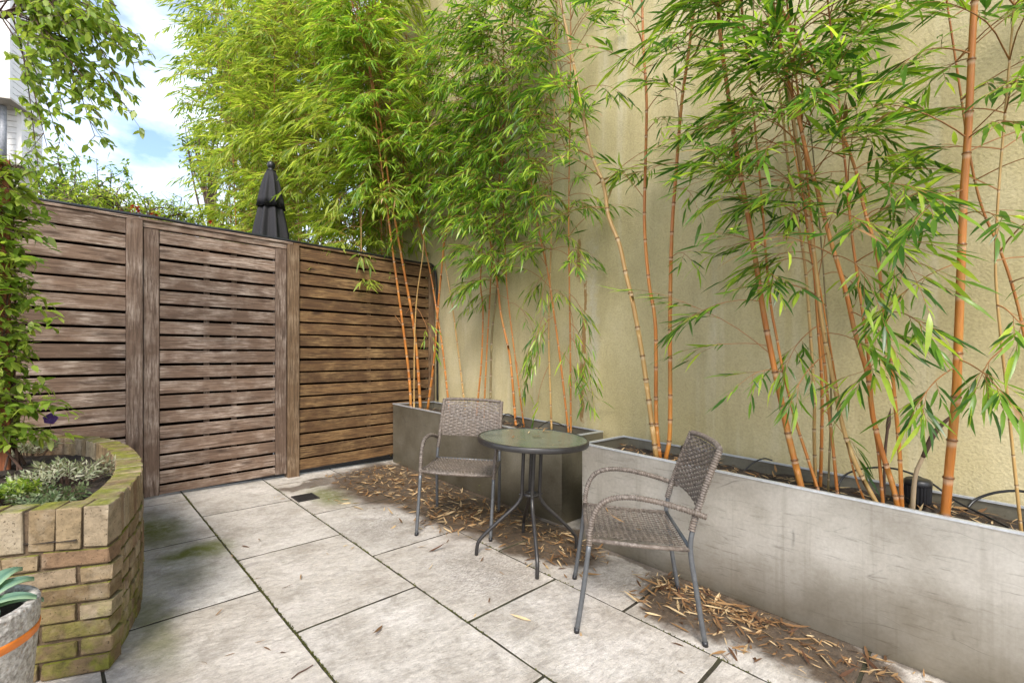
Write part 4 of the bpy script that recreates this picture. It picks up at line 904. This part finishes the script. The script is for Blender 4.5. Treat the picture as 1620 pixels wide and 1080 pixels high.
# withered cut shoot leaning beside the thick cane
pts = [on_x(a, b, 2.78) for a, b in ((1443,812),(1448,753),(1460,723),(1477,687),(1497,665),(1518,648))]
t = thing('dead_shoot', pts[0], 'withered cut bamboo shoot with brown torn tip bending over the trough', 'bamboo')
q = resample(catmull(pts[:4], 6), .015); MB().tube([p-pts[0] for p in q], [.0105-.004*i/len(q) for i in range(len(q))], 10).build('culm', M['culm_straw'], t, True)
q = resample(catmull(pts[2:], 6), .015); MB().tube([p-pts[0] for p in q], [.0095*math.sin(math.pi*(.25+.75*i/(len(q)-1)))**.8+.001 for i in range(len(q))], 8).build('dry_sheath', M['stem_brown'], t, True)
pts = [on_x(a, b, 2.9) for a, b in ((1398,800),(1400,720),(1404,680),(1409,645))]
tag(MB().tube(catmull(pts, 6), [.006]*13+[.009, .009, .008, .006, .003, .001][:len(catmull(pts, 6))-13], 8).build('dead_shoot', M['stem_brown'], smooth=True), 'dark dry pointed shoot among the orange cane bases', 'bamboo')

# ---- bamboo thicket beyond the fence
G3 = 'bamboo thicket beyond the fence'
rb = random.Random(5)
spots = [(2.8, 4.85), (3.05, 4.9), (2.5, 4.95), (2.65, 5.4), (2.9, 5.1), (2.6, 5.2), (2.95, 5.7), (2.5, 5.9), (2.2, 6.1), (2.9, 6.3), (2.35, 6.5), (1.95, 6.5), (2.75, 7.0), (2.2, 7.2), (1.85, 7.4), (2.6, 7.8), (2.1, 8.1), (3.0, 8.4), (2.4, 8.7), (3.3, 7.4), (1.9, 6.95), (3.2, 9.2)]
for i, (x, y) in enumerate(spots):
    x += rb.uniform(-.08, .08); h = 5.6 + rb.uniform(-.4, 1.2) + (.6 if y > 7 else 0); b = Vector((x, y, g(x, y)-.02)); dirx = rb.uniform(-.055, .03); diry = rb.uniform(-.06, .06)
    pts = [b + Vector((dirx*z*(.5+.12*z), diry*z, z)) for z in (0, 1, 2, 3, 4, h-1, h)]; pts[-1].z -= .15
    lb = 'bamboo plant growing hard by the cream wall beyond the fence' if x > 2.75 else 'bamboo plant just behind the dark slatted fence, ahead of the thicket' if y < 5.7 else 'bamboo plant on the open side of the thicket behind the parasol' if x < 2.25 else 'bamboo plant deep in the leafy thicket beyond the fence'
    bamboo('bamboo_plant', lb, G3, catmull(pts, 6), rb.uniform(.008, .014), .003, 500+i, 2.0, 3.3, .15, .66, rb.choice((OR, ST, ST)), 'bamboo_leaf_backlit', indiv=0, twigs=6, leaves=6, droop=.45, xmax=WX if y < 6.4 else None, step=.2, tint=(0, 1), tint_pow=1.0, zfull=1.2)
# ================================================================== OTHER PLANTS
def cluster_leaves(points, rnd, L, jit=.05, down=.3, out=None):
    P = []; D = []; N = []; Ls = []
    for p in points:
        d = Vector((rnd.uniform(-1, 1), rnd.uniform(-1, 1), rnd.uniform(-.6, .5)-down))
        if out is not None: d += out(p)
        P.append((p.x+rnd.uniform(-jit, jit), p.y+rnd.uniform(-jit, jit), p.z+rnd.uniform(-jit, jit))); D.append(d.normalized()); N.append((rnd.uniform(-.6, .6), rnd.uniform(-.6, .6), 1)); Ls.append(L*rnd.uniform(.6, 1.2))
    return P, D, N, np.array(Ls)

def tree(name, label, cat, base, top, crown, n_limb, n_twig, leaves, L, mat, seed, trunk_r, group=None, wl=.45, flowers=None):
    """trunk, limbs that fork inside a lumpy crown, leaves along the outer twigs"""
    rnd = random.Random(seed); t = thing(name, base, label, cat, group); c, rad = Vector(crown[0]), Vector(crown[1]); base = Vector(base)
    tp = catmull([base, base.lerp(top, .4) + Vector((rnd.uniform(-.1, .1), rnd.uniform(-.1, .1), 0)), Vector(top)], 6)
    MB().tube([p-base for p in tp], [trunk_r*(1-.6*i/(len(tp)-1)) for i in range(len(tp))], 9).build('trunk', M['bark'], t, True)
    m = MB(); pts = []
    for k in range(n_limb):
        v = Vector((rnd.gauss(0, 1), rnd.gauss(0, 1), rnd.gauss(.1, .8))).normalized(); q = .55 + .45*rnd.random()
        e = c + Vector((v.x*rad.x, v.y*rad.y, v.z*rad.z))*q*rnd.choice((.7, .85, 1.0, 1.08)); s = tp[rnd.randrange(len(tp)//2, len(tp))]
        mid = s.lerp(e, .5) + Vector((rnd.uniform(-.15, .15), rnd.uniform(-.15, .15), rnd.uniform(0, .2)))*rad.x
        lp = catmull([s, mid, e], 5); m.tube([p-base for p in lp], [max(.004, trunk_r*.35*(1-.85*i/(len(lp)-1))) for i in range(len(lp))], 5)
        cl = rad.x*rnd.uniform(.18, .34)
        for _ in range(n_twig):
            u = Vector((rnd.gauss(0, 1), rnd.gauss(0, 1), rnd.gauss(0, .7))).normalized()*cl*rnd.uniform(.5, 1.3); s2 = lp[rnd.randrange(5, len(lp))]; e2 = s2 + u
            m.tube([s2-base, e2-base], [.005, .002], 3, False)
            for j in range(leaves): pts.append(s2.lerp(e2, rnd.uniform(.2, 1.1)))
    m.build('branches', M['bark'], t)
    P, D, N, Ls = cluster_leaves(pts, rnd, L, L*.6)
    me = leaf_cloud('crown', P, D, N, Ls, Ls*wl, np.array([rnd.random() for _ in P]), .15, False, base); mesh_obj('crown', me, M[mat], t)
    if flowers:
        for k in range(flowers):
            p = Vector(P[rnd.randrange(len(P))]); 
            for _ in range(40):
                p = Vector(P[rnd.randrange(len(P))])
                if p.y < c.y - rad.y*.35: break
            PP = [p + Vector([rnd.gauss(0, .02) for _ in range(3)]) for _ in range(16)]; A, B, Cn, Ll = cluster_leaves(PP, rnd, .05, .01)
            mesh_obj('flower_head', leaf_cloud('flower_head', A, B, Cn, Ll, Ll*.7, np.array([rnd.random() for _ in A]), .1, False, base), M['red_flower'], t)
    return t
# tall tree behind the thicket
c = at_depth(405, 130, 11.5); b = (c.x, c.y, g(c.x, c.y)-.05)
tree('broadleaf_tree', 'tall light green tree rising behind the bamboo thicket against the sky', 'tree', b, (c.x, c.y, c.z-.3), (c, (1.75, 1.75, 2.6)), 60, 10, 9, .13, 'tree_leaf', 21, .16)
c = at_depth(330, 225, 9.5); b = (c.x, c.y, g(c.x, c.y)-.05)
tree('broadleaf_tree', 'smaller dark-leaved tree at the left edge of the bamboo thicket', 'tree', b, (c.x, c.y, c.z-.3), (c, (.62, .62, .62)), 22, 8, 8, .10, 'tree_leaf', 22, .09)
# shrubs beyond the fence
c = at_depth(120, 300, 6.6); b = (c.x, c.y, g(c.x, c.y)-.05)
tree('garden_shrub', 'tall green shrub beyond the fence in front of the weatherboard house', 'shrub', b, (c.x, c.y, c.z-.2), (c, (.85, .7, .62)), 46, 9, 9, .085, 'climber_leaf', 23, .05, 'shrubs beyond the fence', flowers=0)
c = at_depth(225, 335, 6.2); b = (c.x, c.y, g(c.x, c.y)-.05)
tree('garden_shrub', 'bright green shrub with red flower heads beyond the gate', 'shrub', b, (c.x, c.y, c.z-.2), (c, (1.0, .7, .30)), 50, 9, 9, .085, 'bamboo_leaf_backlit', 24, .05, 'shrubs beyond the fence', .3, flowers=8)
c = at_depth(60, 330, 5.9); b = (c.x, c.y, g(c.x, c.y)-.05)
tree('garden_shrub', 'low shrub with a few red flowers beyond the left fence panel', 'shrub', b, (c.x, c.y, c.z-.2), (c, (.7, .5, .30)), 30, 9, 9, .08, 'climber_leaf', 25, .05, 'shrubs beyond the fence', .35, flowers=3)

# ---- climber on its post
pb = Vector((-.225, 3.90, .57))
t = thing('timber_post', pb, 'reddish timber post carrying the climber in the brick bed', 'post')
MB().box(-.045, .045, -.045, .045, 0, 1.78, .004).build('post', M['post_wood'], t)
CL = leaf_variants('leaf', M['climber_leaf'], .42, [.05, .2, .35, .5, .6, .7, .8, .95], (.02, .2))
rnd = random.Random(31)
def climber_leaves(th, tips, cb, n_ind):
    lv = []
    for (p, k) in tips:
        d = Vector((rnd.uniform(-.5, 1), rnd.uniform(-1, .6), rnd.uniform(-.9, .25) - (.25 if k else 0))).normalized(); lv.append((p, d, Vector((rnd.uniform(-.6, .6), rnd.uniform(-.6, .6), 1)), rnd.uniform(.038, .066) if k else rnd.uniform(.05, .085)))
    rnd.shuffle(lv)
    for (p, d, n, L) in lv[:n_ind]: put_leaf('leaf', rnd.choice(CL[3:]), p-cb, d, n, L, th)
    rest = lv[n_ind:]
    if rest:
        me = leaf_cloud('foliage', [q[0] for q in rest], [q[1] for q in rest], [q[2] for q in rest], np.array([q[3] for q in rest]), np.array([q[3] for q in rest])*.42, np.array([.25+.75*rnd.random()**.8 for _ in rest]), .1, True, cb)
        tag(mesh_obj('foliage', me, M['climber_leaf'], th), kind='stuff')
cl = thing('climbing_plant', pb + Vector((.06, -.03, 0)), 'leafy green climber wrapping the reddish post in the brick bed', 'climber'); cb = cl.location.copy()
stems = MB(); tips = []
def stem(pts, r=.005):
    q = catmull(pts, 6); stems.tube([p-cb for p in q], [r*(1-.6*i/(len(q)-1)) for i in range(len(q))], 5); return q
for k in range(7):
    a = k*1.3; pts = [pb + Vector((.055*math.cos(a+z*1.3)+.01, .055*math.sin(a+z*1.3), z)) for z in np.linspace(0.0, 1.75, 7)]; pts[0] = pb + Vector((rnd.uniform(.02, .12), rnd.uniform(-.1, .1), 0))
    q = stem(pts, .006)
    for p in q:
        if p.z < .72: continue
        for _ in range(2):
            e = p + Vector((rnd.uniform(-.12, .095), rnd.uniform(-.20, .03), rnd.uniform(-.06, .12))); stems.tube([p-cb, p.lerp(e, .5)-cb+Vector((0, 0, .02)), e-cb], [.0025, .002, .0012], 4, False)
            for _ in range(rnd.randint(2, 5)): tips.append((p.lerp(e, rnd.uniform(.4, 1.05)), 0))
for (px, py, f) in ((72,335,2.75), (70,385,2.75), (55,425,2.7), (92,500,2.72), (78,520,2.7), (75,610,2.75), (118,655,2.72), (60,470,2.7), (100,640,2.72), (112,690,2.75), (50,560,2.7), (80,690,2.7), (40,650,2.65), (60,350,2.75)):
    e = at_depth(px, py, f); s = pb + Vector((.04, -.05, min(1.7, e.z-.57+rnd.uniform(-.05, .1)))); q = stem([s, s.lerp(e, .5)+Vector((0, 0, .03)), e], .003)
    for p in q[2:]:
        for _ in range(2): tips.append((p + Vector([rnd.gauss(0, .018) for _ in range(3)]), 0))
tag(stems.build('stems', M['stem_brown'], cl), kind='stuff')
climber_leaves(cl, tips, cb, 290)
# ---- vine-hung tree whose branches hang into the top corner; its trunk stands out of view behind the bed
vb = Vector((-1.25, 3.35, g(-1.25, 3.35)))
vt = thing('overhanging_tree', vb, 'overhanging branches with oval green leaves above the brick bed', 'tree'); cb = vb.copy(); stems = MB(); tips = []
MB().tube([p-cb for p in catmull([vb, vb+Vector((.05, .05, 1.2)), vb+Vector((.12, .0, 2.6)), vb+Vector((.3, .05, 3.6))], 6)], [.07-.0022*i for i in range(19)], 9).build('trunk', M['bark'], vt, True)
fork = vb + Vector((.22, .02, 3.2))
limb = catmull([fork, at_depth(-60, -60, 2.5), at_depth(-5, 22, 2.5), at_depth(30, 12, 2.5), at_depth(70, -20, 2.5)], 6)
MB().tube([p-cb for p in limb], [.022-.0006*i for i in range(len(limb))], 8).build('limb', M['bark'], vt, True)
for (px, py, f) in ((215,55,2.5), (222,70,2.6), (205,175,2.55), (210,100,2.7), (180,40,2.3), (190,135,2.5), (160,190,2.5), (150,215,2.6), (130,120,2.4), (120,60,2.35), (100,180,2.5), (75,235,2.6), (60,262,2.7), (170,95,2.65), (140,30,2.4), (90,100,2.45), (70,60,2.4), (185,10,2.4), (110,10,2.4), (95,225,2.7), (150,150,2.7), (195,75,2.45), (165,60,2.55), (125,165,2.65), (105,125,2.55), (60,20,2.4), (40,120,2.5)):
    e = at_depth(px, py, f); s = limb[rnd.randrange(len(limb)//3, len(limb))]; mid = s.lerp(e, .5) + Vector((0, 0, .10+rnd.uniform(0, .08))); q = stem([s, mid, e], .0045)
    for p in q[5:]:
        for _ in range(2):
            v = Vector((rnd.uniform(-.08, .10), rnd.uniform(-.10, .08), rnd.uniform(-.12, .03))); stems.tube([p-cb, p+v-cb], [.002, .001], 3, False)
            for _ in range(rnd.randint(4, 7)): tips.append((p + v*rnd.uniform(.2, 1.15), 1))
tag(stems.build('twigs', M['stem_brown'], vt), kind='stuff')
climber_leaves(vt, tips, cb, 290)

# ---- low plants in the brick bed
def lowplant(name, label, px, py, spread, n_sprig, h, L, mat, seed, tint=(0, 1), wl=.3):
    rnd = random.Random(seed); b = on_z(px, py, .595); t = thing(name, b, label, 'plant', 'low plants in the brick bed'); m = MB(); P = []; D = []; N = []; Ls = []
    for k in range(n_sprig):
        a = rnd.uniform(0, 6.28); r = spread*math.sqrt(rnd.random()); s = Vector((r*.5*math.cos(a), r*.5*math.sin(a), 0)); e = Vector((r*math.cos(a), r*math.sin(a), h*rnd.uniform(.55, 1.1)*(1-.35*r/spread)))
        m.tube([s, s.lerp(e, .5)+Vector((0, 0, .02)), e], [.002, .0016, .001], 4, False)
        nl = 13
        for j in range(nl):
            f = .35 + .65*j/(nl-1); p = s.lerp(e, f); aa = j*2.4; ax = (e-s).normalized(); u = ax.orthogonal().normalized(); w = ax.cross(u); d = (u*math.cos(aa) + w*math.sin(aa))*(1.05-.5*f) + ax*.55
            P.append(tuple(p)); D.append(d.normalized()); N.append(tuple(ax + Vector((rnd.uniform(-.3, .3),)*3))); Ls.append(L*rnd.uniform(.7, 1.15))
    m.build('stems', M['stem_brown'], t)
    tn = tint[0] + (tint[1]-tint[0])*np.array([rnd.random() for _ in P]); Ls = np.array(Ls)
    tag(mesh_obj('foliage', leaf_cloud('foliage', P, D, N, Ls, Ls*wl, tn, .1, False), M[mat], t), kind='stuff'); return t
lowplant('variegated_shrub', 'pale cream-edged low shrub in the middle of the brick bed', 105, 765, .22, 70, .13, .034, 'variegated_leaf', 41, (.25, 1))
lowplant('variegated_shrub', 'cream-tipped low shrub near the post foot in the brick bed', 45, 722, .16, 34, .12, .034, 'variegated_leaf', 42, (.3, 1))
lowplant('bedding_plant', 'low green bedding plant along the front brick coping', 72, 800, .15, 48, .085, .026, 'variegated_leaf', 43, (0, .5), .45)
lowplant('bedding_plant', 'small bright green plant in the front corner of the brick bed', 18, 795, .11, 36, .12, .032, 'climber_leaf', 44, (.3, 1), .5)
def blossom(name, label, px, py, f, r, mat, n, seed):
    rnd = random.Random(seed); b = at_depth(px, py, f); t = thing(name, b - Vector((0, 0, .08)), label, 'flower')
    MB().tube([(0, 0, -.02), (0, 0, .08)], .0015, 4).build('stem', M['stem_brown'], t)
    vd = (Vector((0, 0, CAM_H)) - b).normalized(); u = vd.orthogonal().normalized(); w = vd.cross(u)
    for k in range(n):
        a = 6.283*k/n + rnd.uniform(-.15, .15); d = u*math.cos(a) + w*math.sin(a) + vd*.15
        me = leaf_cloud('petal', [(0, 0, .08)], [d], [vd], r, np.array([r*1.35]), np.array([rnd.random()]), .15, True); mesh_obj('petal', me, M[mat], t)
blossom('purple_flower', 'deep purple flower hanging in the climber above the coping', 80, 662, 2.82, .036, 'purple_flower', 5, 51)
blossom('red_flower', 'small red flower among the low bedding plants', 58, 762, 2.25, .03, 'red_flower', 6, 52)
# a seedling in the litter
b = on_ground(762, 782); t = thing('seedling', b, 'tiny bright green seedling in the leaf litter by the trough', 'plant'); rnd = random.Random(6)
MB().tube([(0, 0, 0), (.005, 0, .06), (0, .004, .11)], .0015, 4).build('stem', M['bamboo_leaf_backlit'], t)
for k in range(7):
    put_leaf('leaf', CL[6], Vector((0, 0, .02+.09*k/6)), Vector((math.cos(k*2.3), math.sin(k*2.3), .2)), Vector((0, 0, 1)), .035, t)
# hosta in the tub
ht = thing('hosta_plant', Vector(PC) + Vector((0, 0, hh-.03)), 'blue-green hosta with broad ribbed leaves in the concrete tub', 'plant'); rnd = random.Random(61)
def hosta_leaf(az, el, L, W):
    m = MB(); vs = []; fs = []; ns, nw = 10, 6; d = Vector((math.cos(az), math.sin(az), 0)); s = Vector((-d.y, d.x, 0)); tn = []
    for i in range(ns+1):
        f = i/ns; w = W*(math.sin(math.pi*min(1, f**.8))**.75)*(1 if f > .12 else .25) + .003; r = L*(f*math.cos(el) ); z = L*(f*math.sin(el) - .55*f*f*f*.6)
        for j in range(nw+1):
            q = j/nw*2-1; vs.append(d*r + s*(q*w/2) + Vector((0, 0, z + .16*w*q*q + .006*math.cos(q*9)*min(1, f*3)))); tn.append(.95 if abs(q) > .9 else .25 + .35*abs(math.sin(q*7)))
    for i in range(ns):
        for j in range(nw): a = i*(nw+1)+j; fs.append((a, a+1, a+nw+2, a+nw+1))
    m.add(vs, fs); me = m.mesh('leaf', True); a = me.attributes.new('tint', 'FLOAT', 'POINT'); a.data.foreach_set('value', np.array(tn, np.float32)); return mesh_obj('leaf', me, M['hosta_leaf'], ht)
for k in range(15): hosta_leaf(k*2.4+.3, rnd.uniform(.25, 1.1), rnd.uniform(.15, .24), rnd.uniform(.05, .08))

# ================================================================== FALLEN LEAVES
DRY = leaf_variants('fallen_leaf', M['dry_leaf'], .135, [0.0, .05, .1, .2, .28, .36, .45, .55, .7, .85, 1.0], (-.3, .35))
rnd = random.Random(77); lit = []
def scatter(n, fx, fy, pile=0.02, L=(.04, .115), keep=None):
    k = 0
    while k < n:
        x, y = fx(), fy()
        if x > 2.63 and y > 2.1 or x > 2.53 and y < 1.9 or y > 4.50 or x > 2.64: continue
        if keep and not keep(x, y): continue
        k += 1; a = rnd.uniform(0, 6.283); d = Vector((math.cos(a), math.sin(a), rnd.uniform(-.12, .12)+GA*math.cos(a)+GB*math.sin(a)))
        lit.append((Vector((x, y, g(x, y)+.006+rnd.random()**2*pile)), d, Vector((rnd.gauss(0, .35), rnd.gauss(0, .35), 1)), L[0] + (L[1]-L[0])*rnd.random()**1.5))
tri = lambda a, b, c: rnd.triangular(a, b, c)
scatter(820, lambda: tri(1.6, 2.64, 2.4), lambda: rnd.uniform(2.5, 4.45), .014, keep=lambda x, y: (x-2.62)/.85 + .12*math.sin(y*5) > -.95)
scatter(330, lambda: tri(1.95, 2.64, 2.45), lambda: rnd.uniform(1.55, 2.75), .012)
scatter(330, lambda: tri(2.02, 2.53, 2.42), lambda: tri(.45, 1.40, .95), .014)
scatter(120, lambda: tri(2.05, 2.53, 2.48), lambda: rnd.uniform(.1, .75), .008)
scatter(40, lambda: rnd.uniform(1.5, 2.1), lambda: rnd.uniform(3.2, 4.4), .004)
scatter(28, lambda: rnd.uniform(1.4, 2.5), lambda: rnd.uniform(.3, 2.6), .002)
scatter(16, lambda: rnd.uniform(.35, 1.4), lambda: rnd.uniform(1.8, 4.4), .002)
for (px, py, a, L) in ((366,877,-.9,.07), (445,930,.5,.06), (402,1016,.3,.05), (416,1022,-.4,.05), (1060,1015,-.35,.11), (1122,1038,.8,.06), (1001,905,1.4,.07), (706,858,1.3,.05), (760,888,1.2,.05), (555,868,1.4,.05), (660,865,0,.07)):
    p = on_ground(px, py, .004); lit.append((p, Vector((S2*math.cos(a)+S2*math.sin(a), -S2*math.cos(a)+S2*math.sin(a), 0)), Vector((.1, .1, 1)), L))
crumbs = []
for (n, x0, x1, xm, y0, y1) in ((700, 1.8, 2.64, 2.5, 2.3, 4.45), (280, 2.0, 2.6, 2.45, 1.6, 2.6), (260, 2.12, 2.53, 2.4, .2, 1.3)):
    for _ in range(n):
        x = rnd.triangular(x0, x1, xm); y = rnd.uniform(y0, y1)
        if (x > 2.53 and y < 1.9) or x > 2.64: continue
        a = rnd.uniform(0, 6.283); crumbs.append((Vector((x, y, g(x, y)+.004+rnd.random()*.006)), Vector((math.cos(a), math.sin(a), 0)), Vector((rnd.gauss(0, .3), rnd.gauss(0, .3), 1)), rnd.uniform(.008, .035)))
lit.sort(key=lambda q: -q[3]/to_far(q[0]))
GL = 'dry bamboo leaves fallen on the paving'
for (p, d, n, L) in lit[:280]:
    o = put_leaf('fallen_leaf', rnd.choice(DRY), p, d, n, L); far = p.y > 1.5
    tag(o, 'dry tan bamboo leaf lying on the paving around the table' if far else 'dry tan bamboo leaf lying on the paving around the side-on chair', 'leaf', GL + (' around the table' if far else ' around the side-on chair'))
rest = lit[280:]
def dry_cloud(name, rest, parent=None, org=(0, 0, 0)):
    Ls = np.array([q[3] for q in rest])
    me = leaf_cloud(name, [q[0] for q in rest], [q[1] for q in rest], [q[2] for q in rest], Ls, Ls*np.array([rnd.uniform(.07, .17) for _ in rest]), np.array([rnd.random()**.9 for _ in rest]), np.array([rnd.uniform(-.3, .4) for _ in rest]), True, org)
    return tag(mesh_obj(name, me, M['dry_leaf'], parent, org if parent is None else None), kind='stuff')
tag(dry_cloud('leaf_litter', rest + crumbs), 'drift of dry brown bamboo leaves along the trough feet', 'leaf litter')
mul = []
for (x0, x1, y0, y1, H, n, dep) in ((*T2, 330, .06), (*T1, 160, .07)):
    for _ in range(n):
        x = rnd.uniform(x0+.06, x1-.06); y = rnd.uniform(max(y0, -.4)+.07, y1-.07); a = rnd.uniform(0, 6.283)
        mul.append((Vector((x, y, g(x, y)+H-dep+.012+rnd.random()*.015)), Vector((math.cos(a), math.sin(a), rnd.uniform(-.1, .2))), Vector((rnd.gauss(0, .4), rnd.gauss(0, .4), 1)), rnd.uniform(.04, .085)))
tag(dry_cloud('leaf_mulch', mul), 'dry leaf mulch on the soil of the metal troughs', 'leaf litter')
# moss and grit in the long joints
Pm = []; rm = random.Random(9)
for (x, y0, y1, n) in ((.739, 1.5, 4.5, 900), (1.353, 1.0, 4.5, 350), (1.989, .3, 2.4, 150)):
    for _ in range(n):
        y = rm.uniform(y0, y1)
        if math.sin(y*7.3+x) + math.sin(y*3.1) < rm.uniform(-1.6, .6): continue
        for _ in range(3): Pm.append(Vector((x+rm.gauss(0, .003), y+rm.gauss(0, .004), g(x, y)-.004)))
tag(mesh_obj('joint_moss', leaf_cloud('joint_moss', Pm, [(rm.gauss(0, .5), rm.gauss(0, .5), 1) for _ in Pm], [(1, rm.random(), .1) for _ in Pm], np.array([rm.uniform(.006, .014) for _ in Pm]), .005, np.array([rm.random() for _ in Pm]), .2), M['moss']), 'olive moss growing in the paving joints', 'moss', kind='stuff')
# bits on the table top and on the seats
Rg = QG.to_matrix()
for k in range(18):
    a = rnd.uniform(0, 6.283); r = .29*math.sqrt(rnd.random()); p = Vector((TC[0], TC[1], g(*TC))) + Rg @ Vector((r*math.cos(a), r*math.sin(a), th+.001)); aa = rnd.uniform(0, 6.283)
    tag(put_leaf('fallen_leaf', rnd.choice(DRY[5:]), p, Rg @ Vector((math.cos(aa), math.sin(aa), .02)), Rg @ Vector((.05, .05, 1)), rnd.choice((.02, .03, .03, .05, .075))), 'dry leaf scrap lying on the glass table top', 'leaf', 'leaf scraps on the glass table')
for (lx, ly, a, L) in ((-.02, .05, .9, .09), (.12, .12, .2, .05), (-.1, -.02, 1.6, .04)):
    p = chair2.location + chair2.rotation_quaternion @ Vector((lx, ly, .434)); tag(put_leaf('fallen_leaf', DRY[7], p, chair2.rotation_quaternion @ Vector((math.cos(a), math.sin(a), 0)), Vector((0, 0, 1)), L), 'dry leaf scrap lying on the woven seat', 'leaf', 'leaf scraps on the woven seat')
# small twig on the near slab
a = [on_ground(x, y, .005) for x, y in ((461,1073), (472,1064), (484,1058), (495,1051))]; tag(MB().tube(a, [.002, .003, .0025, .002], 5).build('twig', M['stem_brown']), 'short dark broken twig lying on the pale slab', 'twig')
print('bamboo leaves', leaf_total[0])
